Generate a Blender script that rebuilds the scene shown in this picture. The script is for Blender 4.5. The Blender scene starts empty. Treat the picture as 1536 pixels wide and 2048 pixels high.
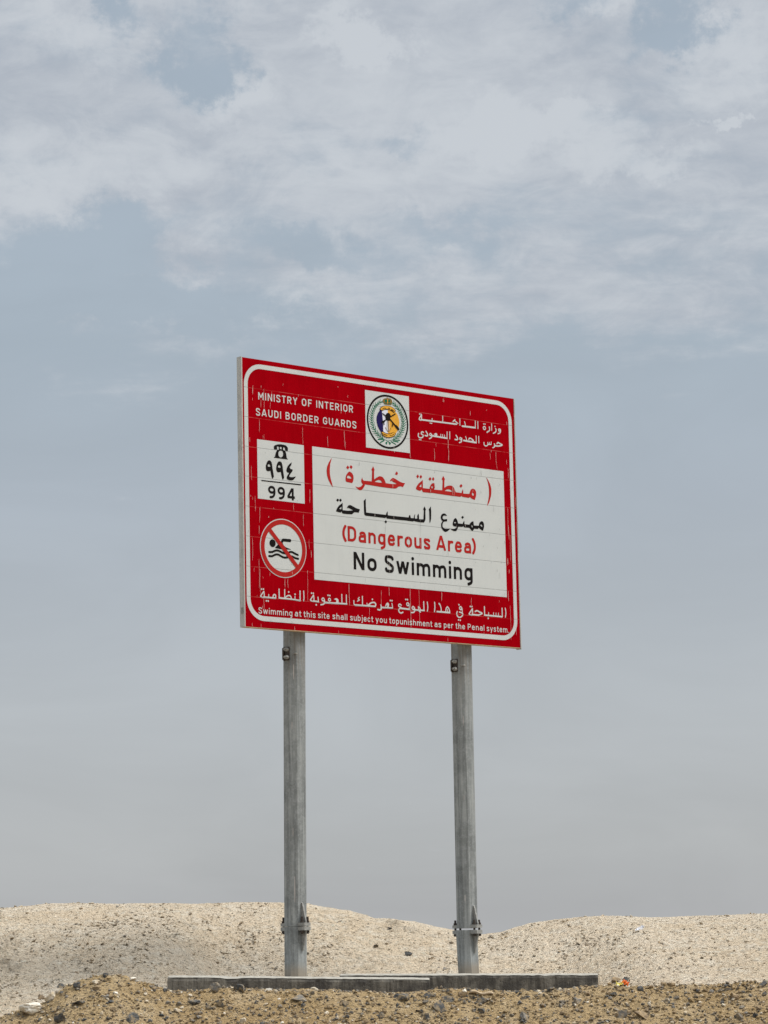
import bpy, bmesh, math, random
import numpy as np
from mathutils import Vector, Matrix, noise as mnoise

S = bpy.context.scene
R = math.radians

# ---------------------------------------------------------------- camera
PITCH, ROLL = 0.156942425, -0.0209269583
cam_d = bpy.data.cameras.new('camera')
cam_d.sensor_fit = 'VERTICAL'; cam_d.sensor_height = 24.0
cam_d.lens = 5800.0 / 2048.0 * 24.0
cam_d.clip_start = .1; cam_d.clip_end = 9000
cam = bpy.data.objects.new('camera', cam_d); S.collection.objects.link(cam); S.camera = cam
_cr, _sr = math.cos(ROLL), math.sin(ROLL)
_x = Vector((1, 0, 0)); _u = Vector((0, -math.sin(PITCH), math.cos(PITCH))); _f = Vector((0, math.cos(PITCH), math.sin(PITCH)))
_r2 = _cr * _x + _sr * _u; _u2 = _cr * _u - _sr * _x
cam.matrix_world = Matrix(((_r2.x, _u2.x, -_f.x, 0), (_r2.y, _u2.y, -_f.y, 0), (_r2.z, _u2.z, -_f.z, 1.6), (0, 0, 0, 1)))
S.render.resolution_x, S.render.resolution_y = 768, 1024

# ---------------------------------------------------------------- sky, sun, exposure
SUN_EL, SUN_AZ = R(57), R(103)          # azimuth clockwise from +Y
S.view_settings.view_transform = 'Standard'; S.view_settings.look = 'None'
S.view_settings.exposure = 0.13; S.view_settings.gamma = 1.0
W = bpy.data.worlds.new('World'); S.world = W; W.use_nodes = True
nt = W.node_tree; nt.nodes.clear()

class NT:
    """small node building helper"""
    def __init__(s, tree): s.t = tree
    def n(s, typ, **kw):
        o = s.t.nodes.new(typ)
        for k, v in kw.items(): setattr(o, k, v)
        return o
    def put(s, sock, v):
        if isinstance(v, bpy.types.NodeSocket): s.t.links.new(v, sock)
        elif isinstance(v, (tuple, list)) and len(v) == 3 and sock.type == 'RGBA': sock.default_value = (*v, 1)
        else: sock.default_value = v
    def math(s, op, a, b=None, c=None, clamp=False):
        o = s.n('ShaderNodeMath', operation=op, use_clamp=clamp); s.put(o.inputs[0], a)
        if b is not None: s.put(o.inputs[1], b)
        if c is not None: s.put(o.inputs[2], c)
        return o.outputs[0]
    def vmath(s, op, a, b=None, out=0):
        o = s.n('ShaderNodeVectorMath', operation=op); s.put(o.inputs[0], a)
        if b is not None: s.put(o.inputs[1], b)
        return o.outputs[out]
    def rng(s, v, a, b, c=0.0, d=1.0, smooth=True):
        o = s.n('ShaderNodeMapRange'); o.interpolation_type = 'SMOOTHSTEP' if smooth else 'LINEAR'
        for i, q in enumerate((v, a, b, c, d)): s.put(o.inputs[i], q)
        return o.outputs[0]
    def mix(s, f, a, b, blend='MIX'):
        o = s.n('ShaderNodeMix', data_type='RGBA', blend_type=blend); s.put(o.inputs[0], f); s.put(o.inputs[6], a); s.put(o.inputs[7], b)
        return o.outputs[2]
    def noise(s, vec, scale, detail=4.0, rough=.5, dist=0.0, dims='3D'):
        o = s.n('ShaderNodeTexNoise', noise_dimensions=dims); s.put(o.inputs['Vector'], vec)
        o.inputs['Scale'].default_value = scale; o.inputs['Detail'].default_value = detail
        o.inputs['Roughness'].default_value = rough; o.inputs['Distortion'].default_value = dist
        return o.outputs[0]
    def scale(s, vec, sc):
        return s.vmath('MULTIPLY', vec, sc)
    def sep(s, vec):
        o = s.n('ShaderNodeSeparateXYZ'); s.put(o.inputs[0], vec); return o.outputs
    def comb(s, x, y, z):
        o = s.n('ShaderNodeCombineXYZ')
        for i, q in enumerate((x, y, z)): s.put(o.inputs[i], q)
        return o.outputs[0]

k = NT(nt)
dirv = k.n('ShaderNodeTexCoord').outputs['Generated']
dx, dy, dz = k.sep(dirv)
zc = k.math('MAXIMUM', dz, 0.0)
sky = k.n('ShaderNodeTexSky', sky_type='NISHITA'); sky.sun_disc = False
sky.sun_elevation = SUN_EL; sky.sun_rotation = SUN_AZ; sky.air_density = 1.0; sky.dust_density = 4.0; sky.ozone_density = 1.5
# thin dusty haze: grey beige at the horizon, blue grey above
rmp = k.n('ShaderNodeValToRGB'); k.put(rmp.inputs[0], k.math('MULTIPLY', dz, 2.5))
for i, (p_, c_) in enumerate(((.05, (.418, .427, .436)), (.10, (.440, .456, .464)), (.22, (.450, .480, .506)), (.40, (.398, .446, .500)), (.53, (.372, .436, .498)), (.80, (.345, .410, .480)))):
    e_ = rmp.color_ramp.elements[i] if i < 2 else rmp.color_ramp.elements.new(p_)
    e_.position = p_; e_.color = (*c_, 1)
hv = k.rng(k.noise(k.scale(dirv, (1, 1, 2.4)), 7.0, 5.0, .55, .6), .3, .7, .955, 1.045)
haze = k.vmath('MULTIPLY', rmp.outputs[0], k.comb(hv, hv, hv))
# cloud layer projected on a high plane; the sheet ends towards the horizon
den = k.math('ADD', zc, 0.10)
pl = k.comb(k.math('DIVIDE', dx, den), k.math('DIVIDE', dy, den), 0.0)
warp = k.n('ShaderNodeTexNoise', noise_dimensions='3D'); k.put(warp.inputs['Vector'], pl); warp.inputs['Scale'].default_value = 5.0; warp.inputs['Detail'].default_value = 3.0
plw = k.vmath('ADD', pl, k.scale(k.vmath('SUBTRACT', warp.outputs['Color'], (.5, .5, .5)), (.10, .10, .0)))
n1 = k.noise(plw, 6.5, 8.0, .60)
n2 = k.noise(k.vmath('ADD', plw, (3.3, 1.7, 0.4)), 3.2, 7.0, .56)
n3 = k.noise(k.vmath('ADD', plw, (7.1, 9.2, 2.0)), 17.0, 7.0, .62)
n4 = k.noise(k.scale(dirv, (1, 1, 1.7)), 34.0, 9.0, .64, .9)          # billows seen edge on
cover = k.math('ADD', k.math('MULTIPLY', k.math('SUBTRACT', n1, .5), 1.5), k.rng(dz, 0.178, 0.272, -.55, .66, False))
cover = k.math('ADD', cover, k.math('MULTIPLY', k.math('SUBTRACT', n3, .5), .75))
cover = k.math('ADD', cover, k.math('MULTIPLY', k.math('SUBTRACT', n2, .5), .5))
cover = k.math('ADD', cover, k.math('MULTIPLY', k.math('SUBTRACT', n4, .5), .85))
def blob(c, rx, rz, amt, wob):
    """soft patch of the cloud sheet round a sky direction"""
    v = k.vmath('ADD', k.vmath('SUBTRACT', dirv, c), k.scale(k.vmath('SUBTRACT', wob, (.5, .5, .5)), (.075, 0, .055)))
    L = k.vmath('LENGTH', k.scale(v, (1 / rx, 1 / rx, 1 / rz)), None, 1)
    return k.rng(L, 1.35, .15, 0.0, amt)
wb = k.n('ShaderNodeTexNoise'); k.put(wb.inputs['Vector'], dirv); wb.inputs['Scale'].default_value = 30.0; wb.inputs['Detail'].default_value = 7.0; wb.inputs['Roughness'].default_value = .68
def _bl(c, rx, rz, amt):
    global cover
    cover = k.math('ADD', cover, blob(c, rx, rz, amt, wb.outputs['Color']))
_bl((-0.0567, 0.9494, 0.3088), 0.0154, 0.0166, -0.75)
_bl((-0.0621, 0.9519, 0.3000), 0.0171, 0.0083, -0.55)
_bl((-0.0841, 0.9432, 0.3214), 0.0110, 0.0097, -0.70)
_bl((-0.0756, 0.9423, 0.3262), 0.0166, 0.0039, -0.60)
_bl((0.1028, 0.9428, 0.3172), 0.0116, 0.0105, -0.75)
_bl((0.0960, 0.9460, 0.3096), 0.0105, 0.0055, -0.55)
_bl((0.0650, 0.9444, 0.3225), 0.0138, 0.0069, -0.60)
_bl((0.0115, 0.9603, 0.2788), 0.0166, 0.0055, -0.50)
_bl((-0.1001, 0.9630, 0.2503), 0.0359, 0.0138, -0.70)
_bl((-0.0898, 0.9627, 0.2553), 0.0166, 0.0110, -0.50)
_bl((-0.0313, 0.9610, 0.2747), 0.0331, 0.0124, -0.28)
_bl((-0.0582, 0.9718, 0.2287), 0.0662, 0.0124, -0.50)
_bl((0.0247, 0.9671, 0.2531), 0.0248, 0.0061, -0.40)
_bl((-0.0201, 0.9695, 0.2441), 0.0386, 0.0069, -0.35)
_bl((-0.1192, 0.9654, 0.2320), 0.0469, 0.0166, -0.60)
_bl((0.0824, 0.9539, 0.2887), 0.0166, 0.0083, -0.22)
_bl((-0.0043, 0.9662, 0.2579), 0.0166, 0.0055, -0.10)
_bl((-0.0342, 0.9726, 0.2301), 0.0331, 0.0077, 0.50)
_bl((-0.0732, 0.9675, 0.2421), 0.0331, 0.0083, 0.25)
_bl((-0.0240, 0.9744, 0.2233), 0.0248, 0.0055, 0.40)
_bl((0.0585, 0.9723, 0.2263), 0.0910, 0.0166, 0.45)
_bl((-0.0522, 0.9637, 0.2618), 0.0828, 0.0193, 0.25)
_bl((-0.0083, 0.9507, 0.3099), 0.0414, 0.0276, 0.30)
_bl((0.0424, 0.9577, 0.2845), 0.0414, 0.0166, 0.30)
mask = k.rng(cover, -.26, 0.72)
tone = k.math('ADD', k.math('MULTIPLY', n2, .55), k.math('ADD', k.math('MULTIPLY', n3, .28), k.math('MULTIPLY', n4, .42)))
def _bl(c, rx, rz, amt):
    global tone
    tone = k.math('ADD', tone, blob(c, rx, rz, amt, wb.outputs['Color']))
_bl((0.0457, 0.9583, 0.2820), 0.0303, 0.0105, 0.22)
_bl((0.0679, 0.9568, 0.2828), 0.0331, 0.0061, 0.17)
_bl((0.0932, 0.9576, 0.2728), 0.0248, 0.0061, 0.18)
_bl((0.1235, 0.9501, 0.2866), 0.0083, 0.0039, 0.38)
_bl((-0.0047, 0.9489, 0.3155), 0.0166, 0.0061, 0.26)
_bl((-0.0945, 0.9444, 0.3150), 0.0303, 0.0110, 0.17)
_bl((-0.0479, 0.9545, 0.2943), 0.0166, 0.0069, 0.15)
_bl((0.1219, 0.9429, 0.3098), 0.0221, 0.0166, 0.19)
_bl((0.0801, 0.9435, 0.3215), 0.0138, 0.0055, 0.22)
_bl((-0.0757, 0.9589, 0.2733), 0.0303, 0.0097, 0.11)
_bl((-0.1178, 0.9543, 0.2746), 0.0248, 0.0166, 0.14)
_bl((-0.0474, 0.9670, 0.2502), 0.0414, 0.0110, 0.09)
_bl((-0.0093, 0.9634, 0.2678), 0.0828, 0.0166, 0.04)
cloudc = k.mix(k.rng(tone, .44, .84), (0.405, 0.440, 0.494), (0.572, 0.602, 0.636))
skyc = k.mix(k.math('MULTIPLY', mask, .90), haze, cloudc)
up = k.rng(dz, .40, .95, 1.0, 2.5)                       # an overcast sky is brighter overhead
skyc = k.vmath('MULTIPLY', skyc, k.comb(up, up, up))
bgA = k.n('ShaderNodeBackground'); k.put(bgA.inputs[0], sky.outputs[0]); bgA.inputs[1].default_value = .08
bgB = k.n('ShaderNodeBackground'); k.put(bgB.inputs[0], skyc); bgB.inputs[1].default_value = 1.0
mx = k.n('ShaderNodeMixShader'); mx.inputs[0].default_value = .92
nt.links.new(bgA.outputs[0], mx.inputs[1]); nt.links.new(bgB.outputs[0], mx.inputs[2])
nt.links.new(mx.outputs[0], k.n('ShaderNodeOutputWorld').inputs[0])

sun_d = bpy.data.lights.new('sun', 'SUN'); sun_d.energy = 3.7; sun_d.angle = R(25); sun_d.color = (1.0, .965, .915)
sun = bpy.data.objects.new('sun', sun_d); S.collection.objects.link(sun)
sv = Vector((math.sin(SUN_AZ) * math.cos(SUN_EL), math.cos(SUN_AZ) * math.cos(SUN_EL), math.sin(SUN_EL)))
sun.rotation_euler = sv.to_track_quat('Z', 'Y').to_euler(); sun.location = (20, -10, 40)

# ---------------------------------------------------------------- object helpers
def tag(o, label=None, cat=None, group=None, kind=None):
    if label: o['label'] = label
    if cat: o['category'] = cat
    if group: o['group'] = group
    if kind: o['kind'] = kind
    return o

def link(name, me, mat=None, parent=None):
    o = bpy.data.objects.new(name, me); S.collection.objects.link(o)
    for m in (mat if isinstance(mat, list) else [mat]):
        if m: me.materials.append(m)
    if parent: o.parent = parent
    return o

def mesh(name, verts, faces, mat=None, parent=None, smooth=False):
    me = bpy.data.meshes.new(name); me.from_pydata([tuple(v) for v in verts], [], [tuple(f) for f in faces]); me.update()
    if smooth: me.polygons.foreach_set('use_smooth', [True] * len(me.polygons))
    return link(name, me, mat, parent)

def bobj(name, bm, mat=None, parent=None, smooth=False):
    me = bpy.data.meshes.new(name); bm.normal_update(); bm.to_mesh(me); bm.free()
    if smooth: me.polygons.foreach_set('use_smooth', [True] * len(me.polygons))
    return link(name, me, mat, parent)

def box(bm, x0, x1, y0, y1, z0, z1, bevel=0.0):
    vs = [bm.verts.new(p) for p in ((x0, y0, z0), (x1, y0, z0), (x1, y1, z0), (x0, y1, z0), (x0, y0, z1), (x1, y0, z1), (x1, y1, z1), (x0, y1, z1))]
    fs = [bm.faces.new([vs[i] for i in f]) for f in ((0, 3, 2, 1), (4, 5, 6, 7), (0, 1, 5, 4), (1, 2, 6, 5), (2, 3, 7, 6), (3, 0, 4, 7))]
    if bevel:
        es = list({e for f in fs for e in f.edges}); bmesh.ops.bevel(bm, geom=es, offset=bevel, segments=2, affect='EDGES')
    return vs

def material(name, rough=.7, metal=0.0, spec=.4):
    m = bpy.data.materials.new(name); m.use_nodes = True
    b = m.node_tree.nodes['Principled BSDF']
    b.inputs['Roughness'].default_value = rough; b.inputs['Metallic'].default_value = metal; b.inputs['Specular IOR Level'].default_value = spec
    return m, NT(m.node_tree), b

def bump(k, b, h, strength=.3, dist=.01):
    o = k.n('ShaderNodeBump'); o.inputs['Strength'].default_value = strength; o.inputs['Distance'].default_value = dist
    k.put(o.inputs['Height'], h); k.put(b.inputs['Normal'], o.outputs[0])

def objco(k): return k.n('ShaderNodeTexCoord').outputs['Object']

# ---------------------------------------------------------------- numeric noise and terrain
def hash2(ix, iy, seed):
    h = (ix.astype(np.int64) * 374761393 + iy.astype(np.int64) * 668265263 + seed * 144269504) & 0x7fffffff
    h = ((h ^ (h >> 13)) * 1274126177) & 0x7fffffff
    return ((h ^ (h >> 16)) & 0xffffff) / float(0xffffff)

def vnoise(x, y, seed=0):
    x = np.asarray(x, float); y = np.asarray(y, float)
    ix = np.floor(x); iy = np.floor(y); fx = x - ix; fy = y - iy
    fx = fx * fx * fx * (fx * (fx * 6 - 15) + 10); fy = fy * fy * fy * (fy * (fy * 6 - 15) + 10)
    a = hash2(ix, iy, seed); b = hash2(ix + 1, iy, seed); c = hash2(ix, iy + 1, seed); d = hash2(ix + 1, iy + 1, seed)
    return (a + (b - a) * fx) * (1 - fy) + (c + (d - c) * fx) * fy * 1.0

def fbm(x, y, seed=0, octv=4, gain=.5, lac=2.03):
    s = 0; a = 1.0; t = 0
    for i in range(octv):
        s = s + a * (vnoise(x, y, seed + i * 17) * 2 - 1); t += a
        x = x * lac + 3.1; y = y * lac + 1.7; a *= gain
    return s / t

def sstep(a, b, x):
    t = np.clip((x - a) / (b - a), 0, 1); return t * t * (3 - 2 * t)

CREST = np.array([(-60, 1.9), (-9, 1.95), (-5, 2.12), (-3.08, 2.148), (-2.89, 2.16), (-2.69, 2.176), (-2.5, 2.172), (-2.38, 2.165), (-2.22, 2.161), (-1.9, 2.157),
                  (-1.51, 2.153), (-1.24, 2.16), (-.96, 2.15), (-.69, 2.14), (-.57, 2.115), (-.33, 2.075), (-.14, 2.017), (.02, 2.0), (.176, 1.979),
                  (.33, 1.93), (.47, 1.9), (.68, 1.86), (.84, 1.882), (1.08, 1.948), (1.24, 1.968), (1.47, 1.987), (1.75, 1.985), (2.02, 1.968),
                  (2.3, 1.97), (2.57, 1.976), (2.95, 1.976), (5, 2.06), (9, 1.9), (60, 1.8)])
CRESTY = 23.0

def ground_base(x, y):
    x = np.asarray(x, float); y = np.asarray(y, float)
    wl = 1 - sstep(-1.75, -1.1, x); wr = sstep(1.15, 1.8, x); wc = 1 - wl - wr
    toe = wl * 18.4 + wc * 20.3 + wr * 18.7
    zt = wl * 1.33 + wc * 1.48 + wr * 1.44
    zc = np.interp(x, CREST[:, 0], CREST[:, 1])
    t = (y - toe) / (CRESTY - toe)
    up = zt + (zc - zt) * np.sin(np.clip(t, 0, 1) * np.pi / 2) ** 1.25
    back = zc - .05 * (y - CRESTY) ** 2
    z = np.where(t < 1, up, np.where(y < CRESTY + 3, back, zc - .45 - .05 * (y - CRESTY - 3)))
    z = np.where(y > CRESTY, np.maximum(z, .75), z)
    front = np.where(y < toe, zt - .25 * (toe - y), z)
    return np.where(y < toe, np.maximum(front, -.03), z)

def crust_patch(x, y):
    """clumps of rough grey salt crust, drawn out along the slope"""
    big = sstep(.02, .40, fbm(x * 1.1 + 4, y * .9, 5, 3)); sm = sstep(.05, .5, fbm(x * 6, y * 3.4, 61, 4, .6))
    return big * sm * (1 - .85 * sstep(.0, .9, x))

def ground_z(x, y):
    z = ground_base(x, y)
    w = sstep(17, 18, y) * (1 - sstep(24.5, 30, y)) * sstep(-7, -4.2, x) * (1 - sstep(4.2, 7, x))
    patch = crust_patch(x, y)
    rid = 1 - np.abs(fbm(x * 7, y * 5, 23, 3, .6))
    d = fbm(x * 2.1, y * 2.1, 31, 3) * .022
    d = d + (rid - .75) * (.014 + .040 * patch)
    d = d + fbm(x * 15, y * 11, 41, 3, .65) * (.007 + .05 * patch)
    fine = np.abs(fbm(x * 24 + fbm(x * 9, y * 9, 91, 2) * 2.2, y * 30, 47, 3, .62))
    d = d - (.30 - np.minimum(fine, .30)) * (.048 + .09 * patch)
    pit = vnoise(x * 34, y * 30, 71); d = d - .026 * sstep(.72, .95, pit)
    d = d * (1 - .55 * sstep(CRESTY - .9, CRESTY - .1, y))
    z = z + d * w
    under = berm_base(x, y) - .05
    return np.where((y < BERMY - .03) & (y > 13), np.minimum(z, under), z)

BERM = np.array([(-60, 1.2), (-6, 1.15), (-2.75, 1.28), (-2.64, 1.322), (-2.454, 1.376), (-2.348, 1.417), (-2.186, 1.463), (-2.089, 1.52), (-2.033, 1.56), (-1.933, 1.593), (-1.805, 1.612),
                 (-1.674, 1.603), (-1.609, 1.571), (-1.482, 1.543), (-1.38, 1.49), (-1.239, 1.492), (-1.114, 1.508), (-.71, 1.494), (-.43, 1.475),
                 (-.306, 1.466), (.224, 1.462), (.348, 1.462), (.784, 1.453), (.971, 1.453), (1.251, 1.468), (1.407, 1.471), (1.529, 1.477),
                 (1.728, 1.486), (1.89, 1.478), (2.329, 1.487), (3.5, 1.47), (6, 1.4), (60, 1.3)])
BERMY = 18.3

def berm_base(x, y):
    x = np.asarray(x, float); y = np.asarray(y, float)
    zc = np.interp(x, BERM[:, 0], BERM[:, 1])
    slab = sstep(-1.55, -1.4, x) * (1 - sstep(1.36, 1.55, x))
    f = zc - .72 * (BERMY - y) - .004
    b = zc - (1 - slab) * .45 * (y - BERMY) - slab * (.45 * np.clip(y - 20.25, 0, 9) + .012 * np.clip(y - BERMY, 0, 2))
    z = np.where(y < BERMY, f, b)
    return np.maximum(z, -.02)

def berm_z(x, y):
    z = berm_base(x, y)
    w = sstep(15.6, 16.6, y) * sstep(-9, -5, x) * (1 - sstep(5, 9, x))
    d = fbm(x * 3, y * 3, 101, 3) * .018 + fbm(x * 11, y * 11, 113, 3, .6) * .013 + fbm(x * 38, y * 38, 127, 3, .65) * .011
    return z + d * w

# ---------------------------------------------------------------- materials
def paint(name, col, seam=None, rough=.42, mottle=.16, gate=.42):
    """sign sheeting: faint mottling, vertical streaks, and the joint of the planks every 200 mm"""
    m, k, b = material(name, min(1, rough + .4), 0, .0)
    P = objco(k); x, y, z = k.sep(P)
    dark = tuple(c * .72 for c in col); lite = tuple(min(1, c * 1.12 + .004) for c in col)
    n = k.noise(P, 5.0, 6.0, .6)
    st = k.noise(k.scale(P, (55, 1, 2.2)), 1.0, 4.0, .6)
    c = k.mix(k.math('MULTIPLY', k.rng(n, .40, .72), mottle * 2.2, clamp=True), col, dark)
    c = k.mix(k.math('MULTIPLY', k.rng(st, .52, .74), mottle * 1.6, clamp=True), c, lite)
    c = k.mix(k.math('MULTIPLY', k.rng(st, .48, .28), mottle * 1.2, clamp=True), c, dark)
    if seam:
        f = k.math('ABSOLUTE', k.math('SUBTRACT', k.math('FRACT', k.math('ADD', k.math('MULTIPLY', z, 5.0), .5)), .5))
        inner = k.math('MULTIPLY', k.math('GREATER_THAN', z, .05), k.math('LESS_THAN', z, 1.75))
        g = k.rng(k.noise(k.scale(P, (9, 1, 1)), 1.0, 5.0, .7), gate, gate + .14)
        line = k.math('MULTIPLY', k.rng(f, .0105, .0045), inner)
        c = k.mix(k.math('MULTIPLY', line, k.math('ADD', k.math('MULTIPLY', g, .48), .14)), c, seam)
        bump(k, b, k.math('SUBTRACT', 1.0, line), .25, .004)
    k.put(b.inputs['Base Color'], c)
    return m

M = {}
M['red'] = paint('red_sheeting', (.262, .0006, .0040), (.42, .125, .11), .40, .22)
M['white'] = paint('white_sheeting', (.448, .468, .462), (.05, .05, .05), .45, .07, .28)
M['red_ink'] = paint('faded_red_ink', (.33, .020, .018), None, .5, .12)
M['black'] = paint('black_ink', (.012, .011, .011), None, .45, .10)
M['peel'] = paint('bare_peeled_strip', (.48, .44, .41), None, .6, .05)
M['crack'] = paint('dark_crack', (.06, .06, .055), None, .7, .05)
M['green'] = paint('emblem_green', (.008, .12, .065), None)
M['navy'] = paint('emblem_navy', (.018, .014, .075), None)
M['silver'] = paint('emblem_pale_blue', (.56, .58, .66), None)
M['gold'] = paint('emblem_gold', (.60, .31, .045), None)
M['olive'] = paint('emblem_olive_brown', (.19, .125, .045), None)

def metal(name, c0, c1, streak=(60, 60, 2.0), rough=.5, met=.35, rust=0.0, foot=None):
    m, k, b = material(name, rough, met, .4)
    P = objco(k)
    st = k.noise(k.scale(P, streak), 1.0, 5.0, .62); n = k.noise(P, 7.0, 6.0, .6); sp = k.noise(P, 90.0, 3.0, .5)
    c = k.mix(k.rng(st, .26, .76), c0, c1)
    c = k.mix(k.math('MULTIPLY', k.rng(n, .45, .70), .45), c, tuple(v * .62 for v in c0))
    c = k.mix(k.math('MULTIPLY', k.rng(st, .70, .80), .25), c, tuple(min(1, v * 1.7) for v in c1))
    spg = k.noise(P, 42.0, 3.0, .5, 1.2); c = k.mix(k.math('MULTIPLY', k.rng(spg, .48, .62), .22), c, tuple(min(1, v * 1.25) for v in c1))   # zinc spangle
    if rust: c = k.mix(k.math('MULTIPLY', k.rng(k.noise(P, 45.0, 4.0, .6), .40, .60), rust), c, (.035, .022, .016))
    if foot:                                                  # dirt splashed up the foot, brown run-off below the board
        z = k.sep(P)[2]
        c = k.mix(k.math('MULTIPLY', k.rng(k.math('ADD', z, k.math('MULTIPLY', n, .10)), foot + .16, foot + .07), .7), c, (.25, .20, .14))
        c = k.mix(k.math('MULTIPLY', k.math('MULTIPLY', k.rng(z, -.55, -.02), k.rng(st, .45, .62)), .6), c, (.085, .062, .042))
    k.put(b.inputs['Base Color'], c)
    k.put(b.inputs['Roughness'], k.rng(n, .3, .7, rough - .1, rough + .15))
    bump(k, b, k.math('ADD', k.math('MULTIPLY', st, .6), k.math('MULTIPLY', sp, .4)), .12, .003)
    return m
M['post'] = metal('galvanised_steel', (.138, .150, .152), (.310, .328, .325), rough=.55, met=.12, foot=-2.285)
M['lug'] = metal('cast_grey_metal', (.22, .222, .212), (.34, .34, .32), (12, 12, 12), .6, .1, .2)
M['bolt'] = metal('rusty_bolt', (.035, .028, .024), (.06, .048, .04), (30, 30, 30), .7, .1, .5)
M['alu'] = metal('weathered_aluminium', (.33, .335, .315), (.45, .45, .43), (50, 50, 1.5), .45, .15)
M['alu_dark'] = metal('aluminium_side', (.31, .315, .29), (.42, .42, .395), (50, 50, 1.5), .5, .1)

def concrete():
    m, k, b = material('dirty_concrete', .9, 0, .25)
    P = objco(k)
    st = k.noise(k.scale(P, (26, 8, 3.0)), 1.0, 5.0, .65); n = k.noise(P, 4.0, 6.0, .65); f = k.noise(P, 60.0, 5.0, .65)
    c = k.mix(k.rng(st, .34, .70), (.075, .069, .059), (.200, .185, .155))
    c = k.mix(k.math('MULTIPLY', k.rng(n, .47, .62), .75), c, (.040, .037, .034))
    c = k.mix(k.math('MULTIPLY', k.rng(f, .60, .72), .5), c, (.30, .28, .24))
    c = k.mix(k.math('MULTIPLY', k.rng(f, .40, .30), .8), c, (.015, .014, .013))
    k.put(b.inputs['Base Color'], c)
    bump(k, b, k.math('ADD', k.math('MULTIPLY', f, .7), st), .6, .012)
    return m
M['concrete'] = concrete()

def earth(name, cols, specks, scale=1.0, bstr=.5, crust=False):
    m, k, b = material(name, .95, 0, .15)
    P = objco(k)
    n = k.noise(P, .9 * scale, 6.0, .6); n2 = k.noise(P, 6.0 * scale, 6.0, .65); f = k.noise(P, 48.0 * scale, 5.0, .7)
    g = k.noise(k.vmath('ADD', P, (5, 3, 1)), 75.0 * scale, 3.0, .6)
    c = k.mix(k.rng(n, .38, .62), cols[0], cols[1])
    c = k.mix(k.math('MULTIPLY', k.rng(n2, .46, .66), .7), c, cols[2])
    gr = k.noise(k.vmath('ADD', k.scale(P, (22, 34, 34)), (11, 3, 8)), 1.0, 6.0, .72, .6)      # grain of the crust
    c = k.mix(k.math('MULTIPLY', k.rng(gr, .44, .30), .50), c, tuple(v * .52 for v in cols[1])); c = k.mix(k.math('MULTIPLY', k.rng(gr, .54, .66), .55), c, tuple(min(.8, v * 1.18) for v in cols[2]))
    fl = k.noise(k.vmath('ADD', k.scale(P, (26, 60, 105)), (2, 7, 4)), 1.0, 3.0, .6, .8)
    c = k.mix(k.math('MULTIPLY', k.rng(f, .41, .30), .8), c, specks[0])
    c = k.mix(k.math('MULTIPLY', k.rng(fl, .44, .35), .95), c, specks[2])
    c = k.mix(k.math('MULTIPLY', k.rng(g, .66, .74), .7), c, specks[1])
    c = k.mix(k.math('MULTIPLY', k.rng(g, .33, .26), .8), c, specks[2])
    if crust:
        at = k.n('ShaderNodeAttribute', attribute_name='crust').outputs['Fac']
        cg = k.mix(k.rng(gr, .40, .58), (.24, .20, .145), (.56, .485, .37))
        c = k.mix(k.math('MULTIPLY', at, .24), c, cg)
    k.put(b.inputs['Base Color'], c)
    bump(k, b, k.math('ADD', k.math('ADD', k.math('MULTIPLY', gr, 1.6), k.math('ADD', f, k.math('MULTIPLY', g, .6))), k.math('MULTIPLY', fl, .8)), bstr, .035)
    return m
M['sand'] = earth('pale_crusted_sand', ((.760, .640, .482), (.715, .585, .420), (.790, .705, .570)), ((.17, .13, .09), (.68, .62, .54), (.17, .125, .08)), 1.0, .9, True)
M['dirt'] = earth('brown_gravelly_dirt', ((.430, .300, .148), (.500, .365, .195), (.59, .46, .285)), ((.07, .055, .038), (.50, .44, .35), (.06, .05, .04)), 1.0, .9)

def stone(name, a, bcol, sp):
    m, k, b = material(name, .85, 0, .25)
    P = objco(k); oi = k.n('ShaderNodeObjectInfo').outputs['Random']
    Q = k.vmath('ADD', P, k.comb(k.math('MULTIPLY', oi, 37.0), 0.0, 0.0))
    n = k.noise(Q, 22.0, 6.0, .65); f = k.noise(Q, 120.0, 4.0, .7)
    c = k.mix(k.rng(n, .34, .66), a, bcol); c = k.mix(k.math('MULTIPLY', k.rng(f, .58, .72), .6), c, sp)
    d_ = k.noise(Q, 35.0, 5.0, .6); c = k.mix(k.math('MULTIPLY', k.rng(d_, .44, .62), .5), c, (.40, .29, .155))   # dried mud
    k.put(b.inputs['Base Color'], c); bump(k, b, k.math('ADD', n, f), .5, .01)
    return m
M['dark'] = stone('dark_stone', (.040, .043, .045), (.095, .097, .095), (.22, .21, .19))
M['grey'] = stone('grey_stone', (.105, .100, .092), (.20, .185, .16), (.32, .29, .25))
M['brown'] = stone('brown_stone', (.145, .105, .065), (.25, .185, .115), (.36, .29, .20))
M['cream'] = stone('cream_stone', (.44, .385, .29), (.56, .50, .40), (.30, .24, .17))
M['whitestone'] = stone('chalk_stone', (.60, .56, .47), (.70, .66, .58), (.40, .33, .24))
M['debris'] = stone('dry_dark_debris', (.10, .082, .06), (.20, .165, .12), (.05, .04, .03))
M['drift'] = stone('bleached_wood_and_lit_edge', (.36, .275, .18), (.50, .40, .28), (.22, .16, .10))
def plain(name, col, rough=.6, spec=.4):
    m, k, b = material(name, rough, 0, spec)
    n = k.noise(objco(k), 30.0, 4.0, .6); k.put(b.inputs['Base Color'], k.mix(k.rng(n, .3, .7), tuple(c * .8 for c in col), col)); return m
M['orange'] = plain('orange_foil', (.75, .16, .02), .35); M['yellow'] = plain('yellow_foil', (.78, .66, .16), .35); M['plastic'] = plain('white_plastic', (.80, .80, .82), .4)
M['dust'] = plain('wind_blown_dust', (.42, .40, .35), .95, .1)

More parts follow.
